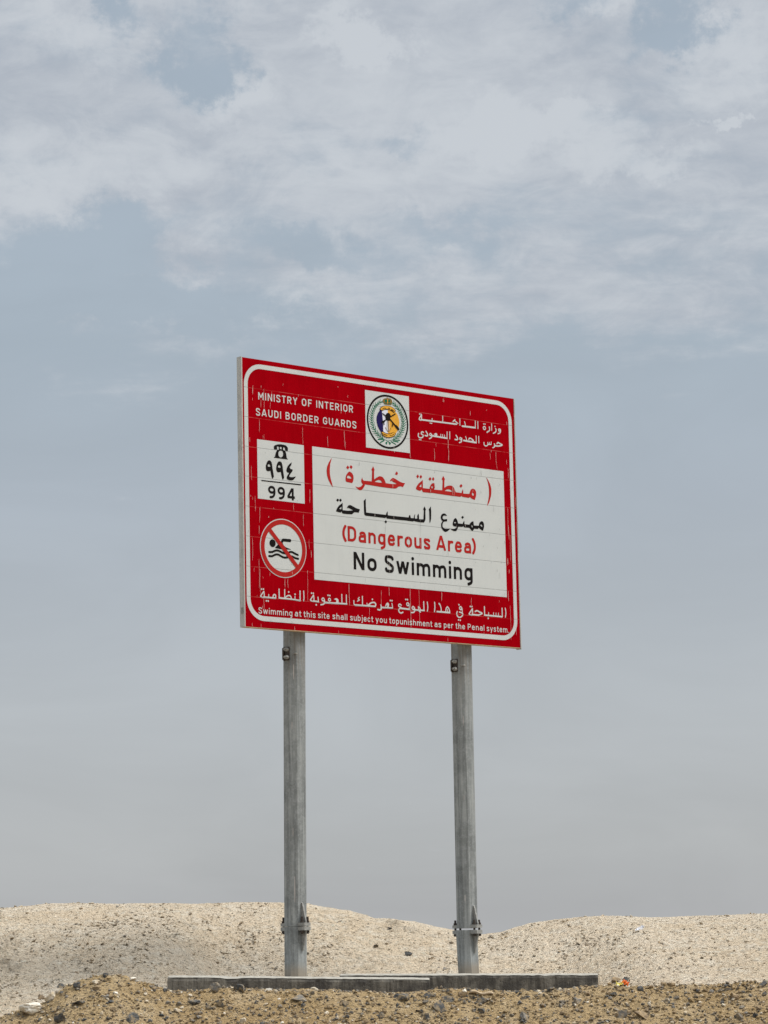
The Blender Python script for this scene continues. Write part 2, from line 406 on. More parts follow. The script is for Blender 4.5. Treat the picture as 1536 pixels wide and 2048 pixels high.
ART = {
'danger_ar': 'P 762,1198 736,1165 718,1131 713,1102 717,1070 727,1043 745,1017 767,993 760,1018 749,1049 742,1085 742,1117 747,1154;P 918,1117 932,1112 943,1104 950,1091 952,1073 948,1056 943,1045 935,1039 914,1041 899,1042 886,1044 881,1049 879,1062 882,1078 888,1093 901,1107 909,1114;H 894,1080 903,1088 916,1086 925,1081 931,1075 932,1069 913,1069 897,1069 893,1074;P 887,1141 901,1158 915,1146 904,1130;P 917,1148 930,1164 945,1151 933,1136;P 1030,1088 1032,1076 1037,1068 1049,1066 1114,1068 1119,1139 1113,1149 1123,1164 1129,1175 1135,1164 1142,1151 1137,1139 1136,1084 1159,1098 1178,1108 1188,1111 1204,1110 1217,1105 1230,1091 1238,1075 1243,1067 1296,1067 1339,1070 1331,1076 1313,1081 1302,1085 1296,1091 1289,1088 1283,1083 1281,1087 1285,1095 1295,1104 1308,1111 1330,1106 1361,1093 1391,1085 1418,1084 1398,1054 1379,1058 1365,1056 1357,1054 1345,1045 1333,1039 1316,1037 1263,1036 1183,1037 1104,1040 1053,1041 1050,1032 1042,1020 1031,1007 1023,1001 1013,997 999,997 981,1006 965,1020 984,1015 997,1016 1016,1023 1034,1040 1025,1047 1020,1057 1020,1071;H 1139,1067 1158,1078 1177,1084 1190,1083 1200,1077 1208,1067 1179,1066;P 1327,1138 1340,1159 1356,1149 1346,1133;P 2186,1199 2198,1188 2210,1172 2220,1158 2228,1140 2233,1121 2233,1102 2231,1083 2227,1064 2219,1044 2211,1024 2200,1007 2187,991 2194,1015 2200,1034 2205,1053 2209,1071 2210,1092 2210,1113 2208,1134 2204,1153 2199,1171;P 1583,1123 1582,1065 1644,1065 1646,1075 1650,1084 1656,1094 1664,1102 1673,1108 1683,1110 1691,1108 1695,1099 1695,1088 1694,1079 1687,1064 1763,1066 1769,1136 1760,1145 1768,1157 1776,1170 1783,1159 1791,1148 1786,1136 1783,1086 1810,1101 1824,1105 1838,1107 1852,1107 1863,1103 1872,1096 1878,1086 1886,1072 1891,1064 1933,1064 1944,1063 1952,1080 1959,1092 1962,1077 1962,1061 2019,1064 2024,1075 2030,1088 2036,1096 2043,1101 2052,1105 2060,1105 2070,1103 2078,1096 2084,1088 2086,1078 2085,1061 2080,1044 2070,1025 2054,1028 2037,1034 2023,1042 2018,1036 2009,1035 1951,1037 1946,1040 1943,1044 1939,1038 1932,1035 1868,1035 1780,1036 1665,1039 1643,1037 1585,1036 1577,1041 1575,1046 1568,1053 1562,1046 1556,1043 1539,1044 1517,1052 1519,1061 1524,1071 1533,1083 1544,1094 1567,1111;H 1549,1072 1560,1084 1570,1093 1568,1069 1557,1071;H 1662,1081 1669,1088 1675,1082 1672,1070 1663,1072;H 1786,1064 1803,1075 1826,1079 1845,1075 1858,1063 1825,1064;H 2048,1077 2061,1070 2063,1059 2052,1053 2044,1064;P 1523,1142 1537,1157 1549,1145 1536,1128;P 1552,1142 1567,1157 1578,1144 1565,1129;P 1636,1134 1652,1150 1664,1138 1652,1122;P 1667,1136 1681,1153 1693,1139 1681,1125;P 1926,1111 1944,1128 1957,1116 1942,1100',
'noswim_ar': 'P 850,897 849,845 895,845 941,851 928,857 900,864 893,865 890,859 888,865 892,873 898,880 906,884 915,886 925,885 938,880 970,869 988,866 1003,864 992,840 973,840 959,840 950,838 943,832 931,823 908,822 880,821 852,821 844,824 839,836 834,829 827,826 811,828 790,831 794,842 800,854 810,866 819,875 841,889;H 817,852 828,858 839,870 838,850 828,850;P 793,909 807,921 819,912 807,898;P 818,911 832,923 844,913 831,899;P 1057,943 1057,891 1059,847 1114,847 1236,846 1242,862 1252,874 1254,845 1303,845 1443,846 1448,860 1458,866 1463,847 1462,823 1349,821 1247,821 1240,825 1237,831 1233,825 1228,823 1137,824 1057,824 1047,827 1042,832 1040,846 1039,860 1038,926;P 1221,797 1235,810 1246,799 1234,786;P 1415,845 1446,845 1450,858 1458,866 1458,844 1491,845 1493,858 1498,869 1506,877 1501,860 1501,849 1506,843 1524,846 1523,864 1529,874 1536,881 1540,862 1541,842 1580,845 1586,907 1580,916 1586,926 1593,938 1599,927 1606,917 1601,906 1600,849 1597,840 1592,831 1587,825 1582,822 1543,821 1502,823 1492,826 1485,821 1414,822;P 1652,942 1655,909 1654,878 1652,854 1646,834 1639,822 1636,833 1636,860 1636,903 1632,920;P 1772,903 1782,903 1790,900 1797,895 1803,887 1786,888 1777,888 1770,886 1763,881 1761,875 1761,869 1764,864 1771,861 1803,866 1802,849 1779,846 1771,844 1764,838 1760,831 1758,820 1758,811 1762,803 1769,799 1779,796 1805,797 1830,799 1820,791 1810,784 1802,779 1791,774 1781,773 1773,775 1763,781 1754,789 1748,797 1744,807 1744,819 1745,829 1750,837 1759,848 1751,853 1746,859 1743,866 1742,873 1744,883 1751,893 1760,900;P 1882,880 1889,877 1894,872 1900,864 1903,854 1905,844 1948,844 1951,850 1956,859 1965,868 1966,854 1966,844 2013,844 2017,851 2023,857 2030,864 2039,868 2052,872 2054,857 2055,842 2103,844 2105,854 2109,864 2116,872 2126,878 2135,879 2143,877 2149,870 2154,860 2154,848 2152,836 2147,822 2141,811 2128,814 2115,820 2101,829 2097,822 2091,819 2057,819 2054,813 2049,806 2039,801 2030,805 2022,812 2012,821 1962,820 1957,824 1955,830 1951,825 1946,822 1905,820 1903,811 1898,801 1891,792 1884,787 1872,786 1861,786 1846,790 1828,799 1841,798 1852,799 1865,801 1876,805 1885,811 1892,820 1879,819 1866,820 1856,825 1853,832 1854,841 1857,849 1863,864 1871,874;H 1867,847 1878,853 1888,845 1877,843 1867,843;H 2032,838 2037,844 2044,833 2040,825 2034,831;H 2117,849 2127,856 2137,846 2135,838 2124,843;P 1936,889 1951,902 1963,892 1949,879',
'phone_digits_ar': 'P 217,1125 225,1125 233,1120 239,1111 243,1095 244,1082 250,1051 256,1019 245,1002 238,1010 234,1024 226,1056 217,1051 206,1050 197,1052 190,1058 188,1072 189,1089 195,1102 200,1113 208,1122;H 204,1091 213,1099 223,1095 227,1083 207,1081;P 306,1127 314,1127 322,1122 328,1112 332,1096 333,1084 338,1052 344,1020 333,1003 327,1011 322,1026 315,1057 306,1053 295,1051 285,1053 279,1060 276,1073 278,1091 283,1104 289,1115 296,1124;H 292,1092 302,1101 311,1097 316,1085 295,1083;P 410,1131 409,1121 406,1111 393,1096 395,1089 400,1085 418,1082 417,1073 411,1065 398,1051 390,1039 388,1031 398,1029 414,1030 446,1038 436,1026 423,1012 410,1008 394,1006 378,1008 369,1011 365,1019 366,1027 371,1037 379,1047 388,1057 376,1057 369,1060 364,1067 364,1074 369,1089 377,1103 392,1118',
'phone_bar': 'P 149,986 489,989 487,981 148,979',
'phone_symbol': 'P 260,1204 259,1223 267,1231 279,1236 295,1241 311,1243 330,1244 346,1243 362,1240 371,1235 379,1225 380,1208 377,1204 366,1203 356,1206 352,1225 285,1226 289,1206 275,1203;P 288,1204 301,1204 301,1227 311,1227 310,1211 326,1211 326,1226 339,1226 339,1207 353,1205 360,1196 365,1179 369,1154 378,1150 377,1146 258,1147 260,1152 268,1154 271,1169 276,1184;H 318,1202 329,1200 336,1192 339,1181 336,1169 328,1158 317,1154 307,1156 299,1165 297,1177 300,1189 307,1198;R16,7 318,1179;D5 318,1179',
'ministry_ar': 'D5 1569,1588 1581,1588;S9 1585,1583 1575,1571 1566,1559 1564,1549 1582,1548 1586,1583;S11 1583,1549 1915,1553;S7 1685,1568 1682,1552;D5 1666,1534 1679,1534;S7 1785,1597 1784,1554;S8 1882,1568 1893,1577 1911,1569 1928,1560;D5 1900,1583;S7 1948,1596 1947,1549;S7 1991,1580 1998,1563 1998,1549;S12 1969,1545 2094,1547;S7 2096,1596 2095,1551;S7 2120,1594 2120,1544;R11,8 2182,1554;D5 2177,1583 2190,1583;S9 2230,1567 2233,1554 2228,1539 2206,1526;S7 2254,1593 2253,1545;S9 2292,1562 2296,1551 2289,1536 2268,1525;D5 2286,1577;R8,8 2328,1555;S8 2338,1561 2340,1547 2332,1535 2314,1527;S9 1600,1461 1588,1464 1580,1456 1580,1448 1596,1441 1595,1430 1582,1421 1565,1419 1553,1426 1551,1437 1555,1448;D5 1561,1405 1574,1405;S10 1625,1470 1635,1457 1639,1447 1633,1439 1615,1440;R8,8 1666,1452;S8 1677,1455 1678,1439 1670,1430 1654,1422;S11 1687,1445 1821,1442;P 1694,1445 1699,1458 1709,1467 1722,1469 1730,1461 1727,1441 1696,1441 1708,1449 1711,1457 1704,1456;S6 1763,1464 1762,1451;S6 1780,1464 1780,1448;S6 1797,1463 1797,1447;S7 1823,1489 1821,1443;S7 1848,1491 1847,1441;S10 1908,1472 1918,1460 1922,1449 1916,1442 1898,1442;R8,8 1950,1452;S8 1962,1456 1961,1440 1954,1430 1937,1423;S12 1980,1443 2098,1440;S7 1999,1473 2005,1460 2007,1447;S9 2028,1456 2041,1466 2072,1453 2050,1442;S7 2100,1488 2100,1443;S7 2125,1488 2125,1441;S8 2175,1449 2175,1435 2185,1426 2202,1428 2212,1438 2212,1452;S8 2212,1439 2243,1442;S5 2228,1456 2228,1441;S6 2245,1460 2244,1442;S9 2275,1449 2280,1437 2273,1426 2260,1420;S10 2301,1453 2311,1462 2329,1457 2351,1449 2325,1439 2294,1436 2277,1436',
'penalty_ar': 'D6 139,255 154,256;S8 156,241 142,225 133,212 130,205 158,203 158,241;S11 155,203 256,203;S6 198,224 197,207;D6 178,180 193,180;S9 233,207 238,222 249,227 257,219 256,206;S9 286,265 286,206;S11 286,207 391,205;S8 334,266 333,210;S9 338,213 360,227 379,227 387,218 391,208;D6 368,252;S10 391,205 466,201;S7 421,226 421,203;D6 422,240;S9 465,265 464,202;S8 496,267 498,225 495,201;D6 564,258 579,258;S8 581,246 567,229 557,216 555,209 582,205 582,246;S11 580,206 623,203;S8 619,234 623,206;D6 603,182;R10,8 663,222;S9 674,222 676,206 667,191 643,185;S12 673,202 869,205;R9,8 719,224;D6 707,253 723,252;P 760,228 765,235 778,239 791,236 798,227 799,207 768,205 780,217 777,226 768,228;S8 828,267 828,206;S8 868,266 867,207;S8 934,232 934,215 938,204 949,202;S12 945,203 1122,205;S8 1010,267 1010,206;S6 983,258 971,246 984,241 964,230;S6 1050,223 1052,204;S10 1059,207 1078,222 1100,231 1120,230 1129,219 1122,206;D6 1099,252;S10 1174,218 1179,204 1176,192 1163,184 1146,186;S11 1175,202 1276,204;P 1215,206 1215,220 1223,232 1234,240 1244,237 1249,228 1247,215 1240,199 1217,199 1230,211 1233,221 1228,222;S7 1275,236 1280,205;D6 1261,255 1276,255;S9 1359,230 1345,236 1336,230 1337,220 1356,214;S9 1357,210 1340,202 1335,191 1341,180 1357,175 1373,182;S12 1357,208 1432,205;R10,8 1419,240;S7 1432,241 1432,209;D6 1402,272 1417,272;R10,9 1468,217;S9 1481,217 1482,201 1472,188 1448,184;S11 1473,204 1569,206;S8 1516,230 1529,221 1533,209 1532,193 1518,204 1516,225;S9 1566,267 1567,207;S8 1599,267 1603,235 1598,202;S9 1667,270 1669,240 1664,204;S9 1715,260 1726,235 1727,217 1722,206;S12 1689,206 1806,207;D6 1709,263;S8 1785,247 1773,233 1769,212;S9 1785,247 1797,237 1804,225 1807,208;S7 1784,228 1789,211;S9 1877,219 1872,205 1876,190 1890,180 1908,182 1924,193 1929,205 1915,214 1897,217;R10,9 1910,245;S7 1924,245 1925,215;D6 1895,268;D6 1888,161 1904,160;D6 2002,263 2018,263;S9 2021,248 2007,232 1996,219 1990,208 2020,205 2022,248;S11 2019,207 2082,207;S10 2047,230 2065,237 2089,230 2113,221 2080,208;S9 2137,271 2137,212;S11 2136,211 2303,210;S6 2176,232 2175,212;D6 2171,190;S6 2223,233 2222,213;S6 2247,232 2246,212;S6 2271,234 2270,212;S9 2307,271 2307,210;S8 2338,273 2343,241 2337,209',
'swimmer': 'D26 236,569;P 301,578 310,593 319,605 328,608 359,608 388,609 395,605 396,598 392,589 371,588 331,588 326,584 321,577 332,561 345,552 370,545 397,539 345,535 295,535 254,539 269,553 283,564 293,569;S14 206,508 232,510 251,518 267,523 285,523 304,517 323,511 344,510 367,515 386,522 404,522 426,514 451,507;S14 205,481 231,482 250,491 266,496 285,496 303,489 325,482 347,481 366,486 385,492 404,492 426,485 454,481',
'shield_rim': 'R93,3 1271,1503',
'shield_blue': 'P 1204,1577 1219,1568 1222,1535 1225,1508 1227,1472 1226,1444 1229,1425 1204,1424 1190,1440 1178,1461 1171,1485 1168,1507 1172,1529 1183,1553',
'shield_white': 'P 1219,1568 1238,1578 1272,1582 1271,1503 1270,1419 1250,1419 1227,1426 1227,1472 1225,1508 1222,1535',
'shield_yellow': 'P 1272,1582 1295,1583 1324,1575 1345,1577 1361,1560 1372,1532 1377,1507 1372,1479 1358,1447 1343,1426 1324,1428 1304,1422 1269,1418 1271,1503',
'banner_edge': 'P 1198,1585 1213,1600 1239,1609 1273,1613 1303,1611 1328,1602 1347,1586 1336,1577 1327,1568 1313,1576 1292,1584 1267,1586 1241,1581 1221,1570 1211,1573 1200,1576;P 1205,1418 1214,1427 1232,1423 1253,1417 1278,1416 1296,1420 1313,1430 1325,1430 1334,1427 1343,1422 1332,1410 1314,1398 1288,1390 1259,1387 1235,1391 1217,1401',
'banner': 'P 1203,1585 1217,1597 1240,1606 1273,1610 1301,1608 1324,1599 1340,1586 1326,1574 1313,1581 1292,1588 1267,1590 1242,1585 1222,1575 1213,1577 1204,1579;P 1210,1416 1217,1423 1232,1419 1253,1413 1278,1412 1298,1417 1315,1427 1325,1427 1337,1421 1327,1411 1310,1401 1286,1393 1261,1391 1237,1395 1221,1403',
'banner_script': 'S3 1220,1582 1229,1587 1242,1592 1256,1592;S3 1226,1590 1229,1587;S3 1242,1595 1243,1591;S3 1272,1596 1290,1595;S3 1281,1599 1283,1594;S4 1299,1587 1313,1585 1324,1581;S3 1303,1593 1306,1588;S3 1312,1592 1313,1586;S3 1319,1588 1322,1583;S3 1214,1415 1228,1407 1249,1401;S3 1232,1409 1260,1401;S3 1282,1405 1300,1406;S3 1305,1408 1320,1418 1321,1415',
'rosette': 'P 1258,1557 1271,1563 1285,1561 1294,1552 1297,1543 1293,1531 1288,1521 1289,1510 1271,1506 1257,1508 1253,1516 1247,1526 1249,1543;S8 1224,1552 1251,1538;S8 1338,1562 1299,1540;S10 1289,1520 1321,1493;S12 1317,1495 1340,1477;S19 1345,1475 1364,1459;S8 1310,1486 1309,1472;S8 1253,1513 1235,1499;S13 1239,1502 1217,1490;S7 1233,1492 1234,1475',
'anchor': 'S5 1271,1503 1271,1434;S4 1245,1457 1256,1443 1269,1429;S4 1296,1457 1285,1441 1276,1427',
'anchor_edge': 'S4 1263,1502 1258,1439;S4 1280,1504 1279,1436',
'crown': 'P 1228,1649 1241,1660 1262,1665 1270,1667 1278,1667 1298,1667 1312,1658 1315,1645 1309,1630 1304,1622 1275,1621 1246,1620 1238,1629 1230,1636;S3 1270,1676 1270,1666;D3 1270,1672',
'crown_green': 'D10 1256,1646;D9 1287,1648;S4 1239,1628 1304,1630',
'crown_jewel': 'S6 1270,1656 1270,1630',
'wreath': 'S4 1206,1631 1227,1640;S4 1312,1644 1335,1633;S3 1202,1631 1169,1609 1147,1583 1132,1550 1126,1516 1127,1483 1139,1449 1159,1419 1192,1394 1234,1374 1266,1366;S5 1198,1628 1204,1641;S3 1204,1641 1208,1652;S5 1198,1628 1215,1630;S3 1215,1630 1229,1631;S5 1181,1617 1186,1630;S3 1186,1630 1190,1640;S5 1181,1617 1198,1618;S3 1198,1618 1211,1619;S5 1165,1604 1164,1617;S3 1164,1617 1164,1627;S5 1165,1604 1181,1609;S3 1181,1609 1194,1614;S5 1152,1589 1149,1603;S3 1149,1603 1146,1616;S5 1152,1589 1170,1597;S3 1170,1597 1185,1604;S5 1142,1573 1136,1587;S3 1136,1587 1131,1598;S5 1142,1573 1159,1583;S3 1159,1583 1173,1591;S5 1134,1556 1127,1569;S3 1127,1569 1121,1580;S5 1134,1556 1150,1567;S3 1150,1567 1163,1577;S5 1130,1539 1120,1551;S3 1120,1551 1112,1561;S5 1130,1539 1144,1552;S3 1144,1552 1156,1562;S5 1127,1523 1116,1534;S3 1116,1534 1107,1543;S5 1127,1523 1140,1536;S3 1140,1536 1151,1547;S5 1126,1506 1114,1516;S3 1114,1516 1103,1524;S5 1126,1506 1138,1520;S3 1138,1520 1147,1531;S5 1127,1490 1113,1499;S3 1113,1499 1102,1506;S5 1127,1490 1137,1504;S3 1137,1504 1146,1516;S5 1131,1474 1115,1481;S3 1115,1481 1102,1487;S5 1131,1474 1139,1489;S3 1139,1489 1145,1501;S5 1136,1458 1120,1466;S3 1120,1466 1107,1472;S5 1136,1458 1144,1473;S3 1144,1473 1150,1486;S5 1142,1443 1125,1448;S3 1125,1448 1110,1452;S5 1142,1443 1146,1459;S3 1146,1459 1150,1472;S5 1152,1430 1134,1434;S3 1134,1434 1119,1438;S5 1152,1430 1156,1445;S3 1156,1445 1159,1458;S5 1162,1417 1143,1417;S3 1143,1417 1127,1418;S5 1162,1417 1161,1432;S3 1161,1432 1161,1444;S5 1176,1406 1157,1407;S3 1157,1407 1141,1407;S5 1176,1406 1175,1421;S3 1175,1421 1175,1433;S5 1190,1395 1171,1393;S3 1171,1393 1154,1392;S5 1190,1395 1186,1410;S3 1186,1410 1183,1421;S5 1207,1387 1187,1384;S3 1187,1384 1171,1382;S5 1207,1387 1202,1401;S3 1202,1401 1198,1413;S5 1224,1378 1204,1376;S3 1204,1376 1188,1374;S5 1224,1378 1219,1393;S3 1219,1393 1214,1404;S3 1333,1634 1363,1617 1389,1589 1408,1555 1415,1525 1414,1492 1402,1457 1379,1424 1346,1396 1309,1377 1273,1367;S5 1336,1632 1319,1631;S4 1319,1631 1305,1630;S5 1336,1632 1333,1645;S4 1333,1645 1331,1655;S5 1352,1623 1335,1622;S4 1335,1622 1321,1621;S5 1352,1623 1349,1636;S4 1349,1636 1347,1646;S5 1366,1613 1350,1615;S4 1350,1615 1337,1617;S5 1366,1613 1368,1626;S4 1368,1626 1369,1637;S5 1378,1601 1359,1603;S4 1359,1603 1343,1606;S5 1378,1601 1380,1616;S4 1380,1616 1381,1629;S5 1389,1588 1372,1594;S4 1372,1594 1358,1599;S5 1389,1588 1395,1604;S4 1395,1604 1400,1617;S5 1397,1574 1380,1580;S4 1380,1580 1366,1584;S5 1397,1574 1403,1589;S4 1403,1589 1408,1602;S5 1405,1560 1389,1567;S4 1389,1567 1375,1572;S5 1405,1560 1412,1575;S4 1412,1575 1419,1587;S5 1410,1544 1395,1552;S4 1395,1552 1383,1559;S5 1410,1544 1419,1559;S4 1419,1559 1427,1572;S5 1414,1529 1401,1539;S4 1401,1539 1391,1547;S5 1414,1529 1426,1543;S4 1426,1543 1436,1554;S5 1415,1512 1403,1523;S4 1403,1523 1393,1532;S5 1415,1512 1428,1526;S4 1428,1526 1438,1537;S5 1414,1496 1405,1508;S4 1405,1508 1398,1519;S5 1414,1496 1429,1508;S4 1429,1508 1442,1518;S5 1410,1479 1402,1493;S4 1402,1493 1396,1503;S5 1410,1479 1426,1490;S4 1426,1490 1439,1500;S5 1404,1463 1399,1477;S4 1399,1477 1395,1489;S5 1404,1463 1422,1472;S4 1422,1472 1436,1480;S5 1395,1447 1392,1462;S4 1392,1462 1390,1474;S5 1395,1447 1413,1455;S4 1413,1455 1429,1462;S5 1384,1431 1383,1446;S4 1383,1446 1383,1459;S5 1384,1431 1403,1438;S4 1403,1438 1419,1443;S5 1370,1417 1373,1433;S4 1373,1433 1376,1445;S5 1370,1417 1390,1421;S4 1390,1421 1407,1424;S5 1355,1404 1359,1419;S4 1359,1419 1362,1432;S5 1355,1404 1375,1407;S4 1375,1407 1391,1410;S5 1338,1392 1346,1407;S3 1346,1407 1353,1419;S5 1338,1392 1357,1392;S4 1357,1392 1374,1391;S5 1319,1382 1328,1397;S3 1328,1397 1336,1409;S5 1319,1382 1338,1381;S3 1338,1381 1354,1380;S8 1230,1373 1180,1367;S8 1234,1365 1201,1348;P 1268,1366 1244,1350 1255,1337 1262,1349;P 1269,1366 1278,1349 1286,1338 1297,1353;S7 1298,1364 1340,1349;S8 1316,1371 1363,1368;S6 1324,1380 1378,1380',
}
PALE_MARKS = "82,1617,1556,4;80,1533,1513,3;154,1625,1605,3;176,1604,1470,2;149,1534,1474,2;241,1598,1557,2;229,1523,1476,2;342,1657,1646,2;823,1698,1686,3;908,1643,1627,3;472,1604,1584,2;134,1392,1309,3;161,1288,1265,2;172,1296,1264,2;505,1378,1264,2;723,1340,1269,3;872,1397,1281,3;879,1322,1268,2;846,1523,1509,3;885,1527,1514,2;51,1264,1231,3;61,1073,974,2;90,872,775,2;53,875,862,4;67,863,844,3;558,961,868,3;416,849,804,2;129,803,778,2;245,810,800,3;1792,1723,1691,4;1786,1714,1697,3;2043,1662,1628,4;2200,1688,1679,3;2397,1624,1595,3;1709,1395,1370,2;1693,1356,1272,3;1824,1436,1364,4;1826,1365,1277,4;2237,1398,1381,3;2282,1394,1300,3;2289,1301,1263,2;2225,1380,1329,2;2397,1286,1210,3;2383,1345,1310,3;2413,1271,1058,2;1467,1300,1266,4;1322,1299,1289,5;1317,1330,1317,4;89,797,768,2;126,794,696,2;120,676,617,3;202,748,735,4;499,787,701,2;545,619,553,2;562,548,495,3;62,593,437,2;5,783,712,2;332,340,282,3;357,342,277,3;206,370,344,3;147,340,327,3;115,454,259,2;526,394,197,2;527,407,387,4;396,391,371,3;888,345,196,3;151,201,114,3;138,145,123,3;94,213,200,2;506,92,72,2;527,100,67,2;51,24,1,3;124,22,0,3;408,24,-5,3;788,18,-1,3;1065,191,128,2;73,392,366,2;122,390,195,2;1246,349,283,3;1438,352,69,3;1519,347,92,2;1729,348,282,4;2007,327,261,2;2006,262,203,2;2366,396,324,3;2386,873,768,3;2368,633,581,5;2379,553,523,4;2382,1000,805,2;2397,800,613,2;2427,601,407,2;2277,324,309,2;2381,294,44,2;2118,87,72,3;1776,30,4,3;1174,319,177,2;2433,136,84,2;2462,1083,1007,2;2468,903,813,2;2472,679,604,3;1132,845,822,4;1304,845,822,4;1547,845,818,2;1968,846,820,3;1887,831,788,2;1300,1069,1038,5;1302,1102,1089,3;1649,1063,1040,4;1857,1103,1038,4;1870,1090,1037,3;1686,1106,1081,3;2049,1098,1077,3;1130,716,700,2;1435,712,637,3;1547,715,636,2;1361,683,654,4;1239,566,456,2;1254,516,445,2;1285,518,447,2;1533,534,505,3;1531,479,453,4;1781,537,451,2"
DARK_MARKS = "2035,1186,1171,5;2086,1193,1170,3;2133,1244,1197,3;2126,1092,1075,4;2310,1161,1151,4;1687,1197,1176,3;1000,1191,1163,3;1385,1698,1682,2;1401,1692,1683,2;1167,1769,1744,2;2436,1158,1141,4;1871,998,989,3;2246,999,951,2;2136,704,693,5;2271,704,689,3;2263,544,525,3;2287,524,479,2;2344,758,732,3;1529,597,581,3;1537,403,392,3;2056,583,572,3;2295,840,830,3;2069,959,952,3;1907,915,908,2;2330,379,364,3;1905,400,371,2;2306,603,588,2;2198,791,776,2;2209,595,584,2;1798,640,600,2;1547,824,722,2;1223,775,717,2;180,1177,1165,3;778,1234,1225,3;138,988,978,2;450,878,868,3;1000,1195,1165,2;31,639,626,5;191,530,524,3;391,443,433,4;1035,395,359,2;386,58,29,3;216,60,28,2;202,59,28,2;551,53,43,2;349,689,669,2"
